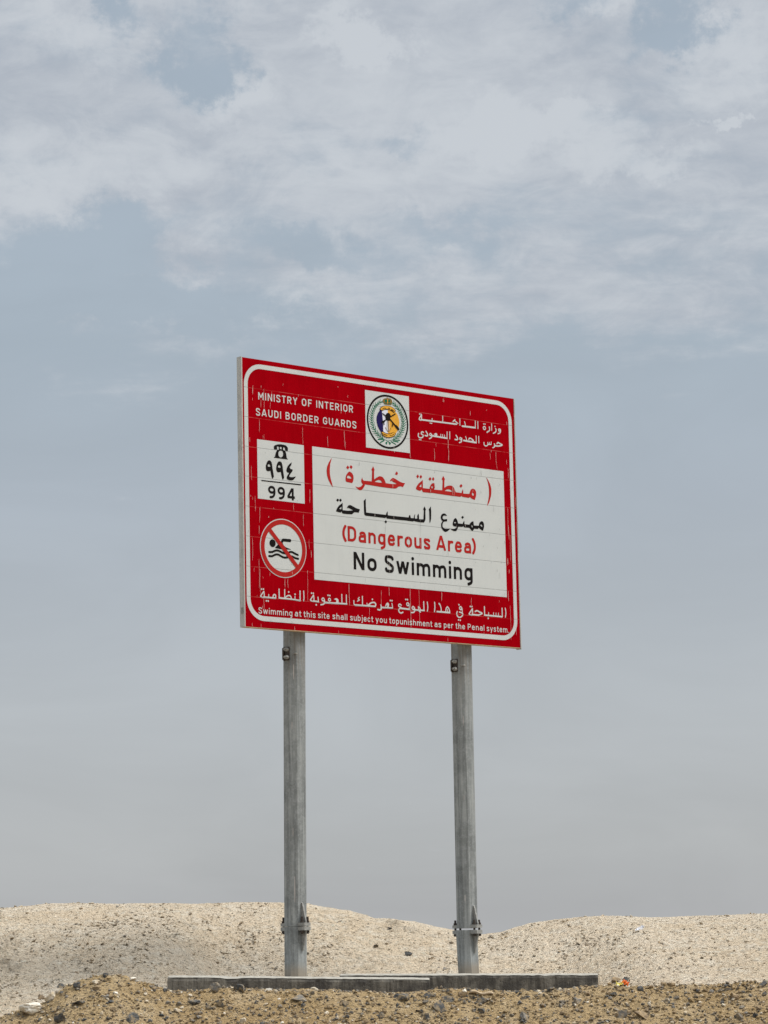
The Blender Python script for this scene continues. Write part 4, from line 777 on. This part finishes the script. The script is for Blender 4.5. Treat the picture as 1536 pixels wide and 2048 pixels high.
L1, L2, L3, L4, L5, L6 = .0012, .0024, .0036, .0048, .0060, .0072
ring('border_line', rrect(13, 2452, 44, 1768, 145), rrect(45, 2420, 77, 1737, 112), M['white'], sign, L1)
words('english_heading_word', [('MINISTRY', 133, 468, 1528), ('OF', 507, 594, 1528), ('INTERIOR', 633, 959, 1529)], 50, .15, M['white'], sign, L1, .24, 1.6)
words('english_heading_word', [('SAUDI', 112, 326, 1418), ('BORDER', 364, 651, 1419), ('GUARDS', 690, 986, 1421)], 50, .15, M['white'], sign, L1, .24, 1.6)
arabic('arabic_heading_word', 'ministry_ar', M['white'], sign, L1, 1.6, 30, 1510)
arabic('arabic_penalty_word', 'penalty_ar', M['white'], sign, L1, 1.6, 32)
words('english_penalty_word', [('Swimming', 111, 396, 92), ('at', 417, 472, 93), ('this', 492, 595, 93), ('site', 617, 717, 94), ('shall', 743, 873, 95), ('subject', 898, 1102, 96), ('you', 1124, 1225, 97),
      ('topunishment', 1247, 1640, 97), ('as', 1661, 1723, 98), ('per', 1748, 1835, 98), ('the', 1858, 1947, 98), ('Penal', 1973, 2131, 99), ('system.', 2154, 2368, 99)], 41, .14, M['white'], sign, L1, .20, 1.4)

mp = quad('message_panel', 591, 2357, 352, 1258, M['white'], sign, L1)
arabic('arabic_danger_word', 'danger_ar', M['red_ink'], mp, L2, 2.0, 34)
arabic('arabic_no_swimming_word', 'noswim_ar', M['black'], mp, L2, 2.0, 60)
words('english_danger_word', [('(', 841, 875, 634), ('Dangerous', 889, 1639, 636), ('Area', 1696, 2024, 639), (')', 2037, 2071, 640)], 104, .172, M['red_ink'], mp, L2, .17)
words('english_no_swimming_word', [('No', 937, 1144, 447), ('Swimming', 1216, 2032, 447)], 120, .168, M['black'], mp, L2, .17)

pp = quad('phone_panel', 118, 518, 859, 1258, M['white'], sign, L1)
art('telephone_symbol', 'phone_symbol', M['black'], pp, L2, 1.2)
art('arabic_number', 'phone_digits_ar', M['black'], pp, L2)
art('divider_line', 'phone_bar', M['black'], pp, L2)
words('number', [('994', 204, 433, 872)], 82, .175, M['black'], pp, L2, .16)

pc = (328, 542); PR = 198
ps = disc('no_swimming_symbol', *pc, PR, M['white'], sign, L1)
annulus('red_ring', *pc, 160, PR - 6, M['red_ink'], ps, L2)
art('swimmer', 'swimmer', M['black'], ps, L2, 1.5)
c45 = math.cos(R(-45)); dxy = np.array([math.cos(R(-45)), math.sin(R(-45))]); nxy = np.array([-dxy[1], dxy[0]])
p4 = [np.array(pc) + dxy * a * 164 + nxy * b_ * 14.5 for a, b_ in ((-1, -1), (1, -1), (1, 1), (-1, 1))]
mesh('red_bar', [(q[0] / 1000, -L3, q[1] / 1000) for q in p4], [(0, 1, 2, 3)], M['red_ink'], ps)

ep = quad('emblem_panel', 1070, 1471, 1300, 1702, M['white'], sign, L1)
annulus('black_ring', 1270.7, 1500.3, 176.0, 189.5, M['black'], ep, L2, 96)
art('wreath', 'wreath', M['green'], ep, L2, 1.2)
art('shield_outline', 'shield_rim', M['black'], ep, L2, 1.2)
art('navy_field', 'shield_blue', M['navy'], ep, L3, 1.5); art('pale_field', 'shield_white', M['silver'], ep, L3 - .0002, 1.5); art('gold_field', 'shield_yellow', M['gold'], ep, L3 - .0004, 1.5)
art('anchor', 'anchor', M['olive'], ep, L4, 1.2); art('anchor_outline', 'anchor_edge', M['white'], ep, L4 + .0003, 1.2)
art('crossed_rifles', 'rosette', M['black'], ep, L5, 1.2)
for up in (True, False):                                     # one ribbon above the shield, one below
    pick = lambda key: [e for e in parse_art(ART[key]) if (e[1][0][1] > 1500) == up]
    bn = field_mesh('banner', shape_fields(pick('banner')), M['gold'], ep, L5, 1.2)
    field_mesh('banner_outline', shape_fields(pick('banner_edge')), M['black'], bn, L4, 1.2); field_mesh('banner_script', shape_fields(pick('banner_script')), M['black'], bn, L6, 1.0)
cr = art('crown', 'crown', M['olive'], ep, L3, 1.2); art('crown_cushion', 'crown_green', M['green'], cr, L4, 1.0); art('crown_jewel', 'crown_jewel', M['gold'], cr, L5, 1.0)

# wear: bare peeled strips on the red sheeting and the ink, dark cracks on the white
def strips(name, data, mat, layer, seed):
    rng = random.Random(seed); V = []; F = []; li = 0
    for e in data.split(';'):
        x, z1, z0, w = (float(v) for v in e.split(','))
        n = max(2, int(abs(z1 - z0) / 18) + 1); z1, z0 = max(z0, z1), min(z0, z1); b0 = len(V); ly = layer + (li % 7) * .00004; li += 1
        for i in range(n + 1):
            t = i / n; hw = w / 2 * (.36 + .45 * rng.random()) * (.45 if i in (0, n) else 1); xx = x + rng.uniform(-.8, .8) + math.sin(t * 5 + li) * 1.2
            V += [((xx - hw) / 1000, -ly, (z1 + (z0 - z1) * t) / 1000), ((xx + hw) / 1000, -ly, (z1 + (z0 - z1) * t) / 1000)]
            if i: F.append((b0 + 2 * i - 2, b0 + 2 * i, b0 + 2 * i + 1, b0 + 2 * i - 1))
    return tag(mesh(name, V, F, mat, face), kind='stuff')
strips('peeled_strips', PALE_MARKS, M['peel'], .0080, 2)
strips('dark_cracks', DARK_MARKS, M['crack'], .0083, 3)

# ---------------------------------------------------------------- posts
def octo(cx, cy, s=.134, c=.033):
    a = s / 2; b_ = a - c
    return [(cx + x, cy + y) for x, y in ((-b_, -a), (b_, -a), (a, -b_), (a, b_), (b_, a), (-b_, a), (-a, b_), (-a, -b_))]

def tube(bm, secs, cap=True):
    rings = [[bm.verts.new((x, y, z)) for x, y in octo(cx, cy)] for cx, cy, z in secs]
    for a, b_ in zip(rings, rings[1:]):
        for i in range(8): bm.faces.new((a[i], a[(i + 1) % 8], b_[(i + 1) % 8], b_[i]))
    bm.faces.new(rings[0][::-1]); bm.faces.new(rings[-1])

def cyl(bm, cx, cy, z0, z1, r, n=10):
    a = [bm.verts.new((cx + r * math.cos(2 * math.pi * i / n), cy + r * math.sin(2 * math.pi * i / n), z0)) for i in range(n)]
    b_ = [bm.verts.new((v.co.x, v.co.y, z1)) for v in a]
    for i in range(n): bm.faces.new((a[i], a[(i + 1) % n], b_[(i + 1) % n], b_[i]))
    bm.faces.new(a[::-1]); bm.faces.new(b_)

def post(u, lean, zbot, zc, gap, kick, drips):
    """u along the board, lean (dx, dy) of the foot against the top; z relative to the board's bottom edge"""
    cy = BT + .0105 + .067; ztop = 1.55
    f = lambda z: (u + lean[0] * (z / zbot), cy + lean[1] * (z / zbot)) if z < 0 else (u, cy)
    bm = bmesh.new(); tube(bm, [(*f(ztop), ztop), (u, cy, 0.0), (*f(zc + gap / 2), zc + gap / 2)][::-1]); p = bobj('post', bm, M['post'], sign)
    bm = bmesh.new(); a = f(zc - gap / 2); e = f(zbot)
    tube(bm, [(e[0] + kick[0], e[1] + kick[1], zbot - .03), (a[0] + kick[2], a[1] + kick[3], zc - gap / 2)]); bobj('stub', bm, M['post'], p)
    c0 = f(zc); hs = .067
    for q in (0, 2):
        ang = q * math.pi / 2; o = np.array([math.sin(ang), -math.cos(ang)]); t = np.array([math.cos(ang), math.sin(ang)])
        for sg, off, th in ((1, gap / 2 + .001, .021), (-1, -gap / 2 - .001, -.025)):
            bm = bmesh.new()
            def pt(a, b_, z): return (c0[0] + o[0] * a + t[0] * b_, c0[1] + o[1] * a + t[1] * b_, zc + z)
            prof = [(hs - .002, -.034), (hs + .046, -.034), (hs + .058, -.026), (hs + .058, .026), (hs + .046, .034), (hs - .002, .034)]
            lo = [bm.verts.new(pt(a, b_, off)) for a, b_ in prof]; hi = [bm.verts.new(pt(a, b_, off + th)) for a, b_ in prof]
            for i in range(6): bm.faces.new((lo[i], lo[(i + 1) % 6], hi[(i + 1) % 6], hi[i]))
            bm.faces.new(lo); bm.faces.new(hi)
            # gusset fin on the faces seen square on
            z1 = off + th; z2 = z1 + sg * .128
            tri = [(hs - .002, z1 - sg * .002), (hs + .045, z1 - sg * .002), (hs + .045, z1 + sg * .012), (hs + .012, z2), (hs - .002, z2 + sg * .006)]
            if q == 0:
                A_ = [bm.verts.new(pt(a, -.005, z)) for a, z in tri]; B_ = [bm.verts.new(pt(a, .005, z)) for a, z in tri]
                for i in range(5): bm.faces.new((A_[i], A_[(i + 1) % 5], B_[(i + 1) % 5], B_[i]))
                bm.faces.new(A_); bm.faces.new(B_)
            bmesh.ops.recalc_face_normals(bm, faces=bm.faces)
            bobj('flange_lug', bm, M['lug'], p)
        for b_ in (-.023, .023):
            bm = bmesh.new(); x, y = c0 + o * (hs + .030) + t * b_
            cyl(bm, x, y, zc - .050, zc + .062, .0075); cyl(bm, x, y, zc + gap / 2 + .0225, zc + gap / 2 + .036, .0135, 6); cyl(bm, x, y, zc - gap / 2 - .042, zc - gap / 2 - .0265, .0135, 6)
            bobj('bolt', bm, M['bolt'], p)
    # clamp with two bolts just below the board
    zb = -.145; c1 = f(zb)
    bm = bmesh.new(); box(bm, c1[0] - .0745, c1[0] - .0672, c1[1] - .036, c1[1] + .030, zb - .045, zb + .045, .002)
    box(bm, c1[0] - .085, c1[0] - .0747, c1[1] + .008, c1[1] + .026, zb - .04, zb + .04, .002)
    br = bobj('clamp_plate', bm, M['bolt'], p)
    for dz in (-.026, .026):
        bm = bmesh.new()
        for (x0, x1, r) in ((-.0955, -.0747, .014), (-.108, -.0957, .007)):
            a = [bm.verts.new((c1[0] + x0, c1[1] - .022 + r * math.cos(i * math.pi / 3), zb + dz + r * math.sin(i * math.pi / 3))) for i in range(6)]
            b2 = [bm.verts.new((c1[0] + x1, v.co.y, v.co.z)) for v in a]
            for i in range(6): bm.faces.new((a[i], a[(i + 1) % 6], b2[(i + 1) % 6], b2[i]))
            bm.faces.new(a); bm.faces.new(b2)
        bmesh.ops.recalc_face_normals(bm, faces=bm.faces); bobj('clamp_bolt', bm, M['lug'], p)
    bm = bmesh.new(); box(bm, c1[0] - .052, c1[0] - .035, c1[1] - .078, c1[1] - .0535, zb - .004, zb + .001, .0005); bobj('strap_end', bm, M['alu'], p)
    # pale run-off drips on the chamfered edge
    a_ = .067; cc = .033
    for zt, ln, w_, off in drips:
        bm = bmesh.new()
        x, y = f(zt); e0 = np.array([x - a_ + cc / 2, y - a_ + cc / 2]) + np.array([1, -1]) * off / 1.414; nn = np.array([-1, -1]) / 1.414 * .0008; tt = np.array([1, -1]) / 1.414
        sh = np.array(f(zt - ln)) - np.array([x, y])
        vs = []
        for base, z, ww in ((e0 + nn, zt, w_ * .6), (e0 + nn + sh * .6, zt - ln * .6, w_), (e0 + nn + sh, zt - ln, w_ * .3)):
            vs.append((bm.verts.new((*(base - tt * ww / 2), z)), bm.verts.new((*(base + tt * ww / 2), z))))
        for (p0, p1), (q0, q1) in zip(vs, vs[1:]): bm.faces.new((p0, p1, q1, q0))
        bobj('drip_streak', bm, M['peel'], p)
    return p
post(.506, (-.0198, .0171), -2.285, -1.945, .002, (0, 0, 0, 0), ((-.22, .10, .005, .002), (-.60, .05, .004, -.010), (-1.62, .17, .005, .004), (-1.30, .06, .003, -.006)))
post(2.0157, (-.0062, .0053), -2.285, -1.972, .013, (.004, -.004, -.006, .004), ((-.50, .07, .004, .006), (-1.74, .05, .005, -.008), (-1.05, .04, .003, .0)))

# ---------------------------------------------------------------- rocks and stones
def ico(sub):
    bm = bmesh.new(); bmesh.ops.create_icosphere(bm, subdivisions=sub, radius=1)
    V = np.array([v.co[:] for v in bm.verts]); F = [[v.index for v in f.verts] for f in bm.faces]; bm.free(); return V, F
ICO = {i: ico(i) for i in (1, 2, 3)}

def rock_verts(sub, seed, rx, ry, rz, rot, planes=11):
    """a broken stone: a lumpy ball cut back by many planes, then roughened"""
    V, F = ICO[sub]; rng = np.random.default_rng(seed); off = rng.uniform(0, 50, 3)
    d = np.array([mnoise.noise(Vector(v * .9 + off)) * .45 + mnoise.noise(Vector(v * 2.3 + off)) * .2 for v in V])
    P = V * (1 + d)[:, None]
    for _ in range(planes):                                       # flat broken faces
        n = rng.normal(size=3); n /= np.linalg.norm(n); c = rng.uniform(.28, .72); e = P @ n - c; P = P - np.outer(np.clip(e, 0, None) * .96, n)
    P = P + np.array([[mnoise.noise(Vector(v * 5 + off + Vector((q, 0, 0)))) for q in (0, 7, 13)] for v in V]) * .06
    P = P - (P.max(0) + P.min(0)) / 2
    P = P / np.abs(P).max(0) * [rx, ry, rz]
    c, s = math.cos(rot), math.sin(rot)
    return np.stack([P[:, 0] * c - P[:, 1] * s, P[:, 0] * s + P[:, 1] * c, P[:, 2]], 1), F

CM = {'dark': 'dark', 'grey': 'grey', 'brown': 'brown', 'cream': 'cream', 'white': 'whitestone'}
TILT = {8: 0}
taken = []
for i, (x, y, rx, rz, col, nm, lab) in enumerate(STONES):
    V, F = rock_verts(3, 100 + i, rx * .95, rx * .75, rz * 1.1, (i * 1.7) % .5 - .25, 4 if col in ('white', 'cream') else 11)
    o = mesh(nm, V, F, M[CM[col]], None)
    o.location = (x, y, surf(x, y) + rz * .15)
    if 'propped' in lab: o.rotation_euler = (0, R(-42), 0); o.location.z += .012
    if 'leaning grey' in lab or 'slanting' in lab or 'sloping down' in lab: o.rotation_euler = (0, R(38), 0)
    if 'leaning on the flat' in lab: o.rotation_euler = (0, R(-25), 0)
    tag(o, lab, 'rock' if nm == 'rock' else 'stone', 'rocks lying in the gravel bank'); taken.append((x, y, rx))

# middling stones, half sunk, nothing tells them apart
rng = random.Random(77); pro = []
for i in range(8):
    V, F = rock_verts(2, 500 + i, 1, .8, .65, 0)
    me = bpy.data.meshes.new('small_stone'); me.from_pydata([tuple(v) for v in V], [], F); pro.append(me)
smat = [M['dark']] * 4 + [M['grey']] * 4 + [M['brown']] * 4 + [M['cream']]
SMALL = {}
n = 0
while n < 205:
    x = rng.uniform(-2.45, 2.4); y = rng.uniform(18.0, 18.34)
    if n > 150: x = rng.uniform(1.4, 2.45); y = rng.uniform(18.24, 18.34)          # a denser line along the crest
    r = rng.choice((.007, .008, .009, .010, .011, .013, .016, .019))
    if any(math.hypot(x - a, y - b_) < c + r for a, b_, c in taken): continue
    if x < -1.42 and rng.random() < .35: continue
    m = rng.choice(smat); key = (rng.randrange(8), m.name)
    if key not in SMALL:
        me = pro[key[0]].copy(); me.materials.append(m); SMALL[key] = me
    o = bpy.data.objects.new('small_stone', SMALL[key]); S.collection.objects.link(o)
    o.location = (x, y, surf(x, y) + r * .15); o.scale = (r * rng.uniform(.9, 1.35), r, r * rng.uniform(.75, 1.1)); o.rotation_euler = (rng.uniform(-.4, .4), rng.uniform(-.4, .4), rng.uniform(0, 6.28))
    kind = m.name.split('_')[0]
    tag(o, 'small %s stone half sunk in the brown gravel bank' % kind, 'stone', 'small %s stones scattered in the gravel bank' % kind); taken.append((x, y, r)); n += 1

def scatter(name, pts, mats, seed, stretch=(1, 1, .8)):
    """many tiny fragments as one mesh: pts (x, y, z, r)"""
    rng = np.random.default_rng(seed); V0, F0 = ICO[1]; F0 = np.array(F0); n = len(pts)
    P = np.array(pts); sc = rng.uniform(.55, 1.45, (n, 1, 3)) * P[:, None, 3:4]; a = rng.uniform(0, 6.28, n)
    jit = 1 + rng.uniform(-.28, .28, (n, len(V0), 1))
    Q = V0[None] * jit * sc; Q = Q * np.array(stretch)
    c, s = np.cos(a)[:, None], np.sin(a)[:, None]; t = rng.uniform(-.6, .6, (n, 1)); ct, s_t = np.cos(t), np.sin(t)
    x, z = Q[..., 0] * ct - Q[..., 2] * s_t, Q[..., 0] * s_t + Q[..., 2] * ct
    X = x * c - Q[..., 1] * s + P[:, None, 0]; Y = x * s + Q[..., 1] * c + P[:, None, 1]; Z = z + P[:, None, 2]
    V = np.stack([X, Y, Z], -1).reshape(-1, 3); F = (F0[None] + np.arange(n)[:, None, None] * len(V0)).reshape(-1, 3)
    me = bpy.data.meshes.new(name); me.from_pydata(V.tolist(), [], F.tolist()); me.update()
    o = link(name, me, [M[q] for q in mats[0]]); mi = rng.choice(len(mats[0]), n, p=mats[1]); me.polygons.foreach_set('material_index', np.repeat(mi, len(F0)).astype(np.int32)); return o
rg = np.random.default_rng(9)
N = 9000; px_ = rg.uniform(-2.7, 2.6, N); py_ = rg.uniform(17.85, 18.5, N); pr_ = .0035 + .0105 * rg.random(N) ** 2.6
pz_ = np.maximum(berm_z(px_, py_), 0) + pr_ * .25
keep = pz_ > ground_z(px_, py_) - .01
o = scatter('gravel', np.stack([px_, py_, pz_, pr_], 1)[keep], (['dirt', 'dark', 'grey', 'brown', 'cream', 'whitestone'], [.34, .17, .20, .20, .07, .02]), 5)
tag(o, 'loose brown and grey gravel fragments covering the bank', 'gravel', kind='stuff')
N = 10000; px_ = rg.uniform(-3.4, 3.25, N); py_ = 18.6 + (23.05 - 18.6) * rg.random(N) ** .8; pr_ = (.0035 + .009 * rg.random(N) ** 3) * (1 - .5 * (py_ > 22.6))
cl_ = fbm(px_ * 1.5, py_ * 1.1, 5, 3); keep = (py_ < 22.65) & (rg.random(N) < np.clip(.30 + 1.6 * (cl_), .12, 1)) & ~((px_ > -1.5) & (px_ < 1.42) & (py_ < 20.65))
pz_ = ground_z(px_, py_) + pr_ * .3
cx_ = []; cy_ = []; cr_ = []
for a, b_, w_ in CLODS:                                       # broken clods of crust lying in drifts
    m_ = int(260 * w_) + 25
    cx_.append(a + rg.normal(0, w_ * .75, m_)); cy_.append(b_ + rg.normal(0, .16, m_) + rg.normal(0, .05)); cr_.append(.0035 + .0085 * rg.random(m_) ** 2.2)
cx_, cy_, cr_ = (np.concatenate(v) for v in (cx_, cy_, cr_)); ok = (cy_ < 22.75) & ~((cx_ > -1.5) & (cx_ < 1.42) & (cy_ < 20.65))
o = scatter('crust_fragments', np.concatenate([np.stack([px_, py_, pz_, pr_], 1)[keep], np.stack([cx_, cy_, ground_z(cx_, cy_) + cr_ * .25, cr_], 1)[ok]]), (['sand', 'grey', 'brown', 'cream', 'debris'], [.74, .06, .06, .07, .07]), 6, (1.6, 1.0, .7))
tag(o, 'loose flakes of pale crust littering the sandy slope', 'crust fragments', kind='stuff')

# loose things
def crumple(name, nx, ny, sx, sy, amp, seed, mat, parent=None):
    V = []; F = []
    for j in range(ny):
        for i in range(nx):
            u, v = i / (nx - 1) - .5, j / (ny - 1) - .5; q = Vector((u * 3.2 + seed, v * 3.2, seed * .7))
            V.append((u * sx + mnoise.noise(q) * amp * .5, v * sy + mnoise.noise(q + Vector((9, 0, 0))) * amp * .5, abs(mnoise.noise(q * 1.6 + Vector((0, 5, 0)))) * amp * 1.6 + abs(u) * amp * .6))
    for j in range(ny - 1):
        for i in range(nx - 1): F.append((j * nx + i, j * nx + i + 1, (j + 1) * nx + i + 1, (j + 1) * nx + i))
    o = mesh(name, V, F, mat, parent); o.modifiers.new('thickness', 'SOLIDIFY').thickness = .0008; return o
w = bpy.data.objects.new('snack_wrapper', None); S.collection.objects.link(w); w.location = (1.425, 18.31, surf(1.425, 18.31) + .004)
tag(w, 'torn orange and yellow wrapper on the gravel beside the rear footing', 'wrapper')
a = crumple('orange_half', 9, 7, .042, .034, .016, 3.1, M['orange'], w); a.location = (.012, .0, .008); a.rotation_euler = (R(50), R(28), .2)
a = crumple('yellow_half', 9, 7, .046, .034, .014, 8.4, M['yellow'], w); a.location = (-.018, -.010, .0); a.rotation_euler = (R(25), R(-8), -.3)
s = crumple('plastic_scrap', 9, 6, .065, .035, .022, 5.5, M['plastic']); s.location = (1.795, 21.27, surf(1.795, 21.27) + .012); s.rotation_euler = (R(35), R(-32), .3)
tag(s, 'small white plastic scrap caught on the pale slope at right', 'plastic scrap')

def stick(name, P, r, seed, mat):
    bm = bmesh.new(); rings = []; n = 12
    for i, (p, rr) in enumerate(zip(P, r)):
        rings.append([bm.verts.new((p[0], p[1] + rr * math.cos(2 * math.pi * q / n) * (1 + .2 * mnoise.noise(Vector((i * .8, q * .9, seed)))), p[2] + rr * .8 * math.sin(2 * math.pi * q / n) * (1 + .25 * mnoise.noise(Vector((i, q, seed + 5)))))) for q in range(n)])
    for A_, B_ in zip(rings, rings[1:]):
        for q in range(n): bm.faces.new((A_[q], A_[(q + 1) % n], B_[(q + 1) % n], B_[q]))
    bm.faces.new(rings[0]); bm.faces.new(rings[-1]); bmesh.ops.recalc_face_normals(bm, faces=bm.faces)
    return bobj(name, bm, mat, None, True)
z0 = surf(.54, 18.27)
d = stick('driftwood', [(-.072 + i * .0145, .004 * math.sin(i), .006 * math.sin(i * .9) - i * .0008) for i in range(11)], [.010, .013, .013, .011, .010, .010, .011, .012, .012, .011, .008], 4, M['drift'])
d.location = (.545, 18.262, z0 + .012); d.rotation_euler = (0, R(3), 0)
tag(d, 'pale bleached piece of driftwood lying along the rear concrete footing', 'driftwood')
V, F = rock_verts(2, 900, .012, .010, .008, 0)
o = mesh('stone', V, F, M['cream']); o.location = (-.889, 19.0, 1.5865); tag(o, 'tiny tan pebble sitting on top of the front concrete footing', 'stone')
for i, (x, y, r, c, lab) in enumerate(((.11, 21.3, .022, 'dark', 'lone dark stone on the pale slope behind the front footing'), (-.12, 21.5, .017, 'dark', 'smaller dark stone on the pale slope left of the right post'), (.36, 20.9, .024, 'grey', 'grey stone on the pale ground just behind the footings'), (-.02, 22.1, .014, 'dark', 'dark speck of stone high on the pale saddle between the posts'))):
    V, F = rock_verts(3, 950 + i, r * 1.3, r, r * .8, i); o = mesh('stone', V, F, M[c]); o.location = (x, y, surf(x, y) + r * .3); tag(o, lab, 'stone')
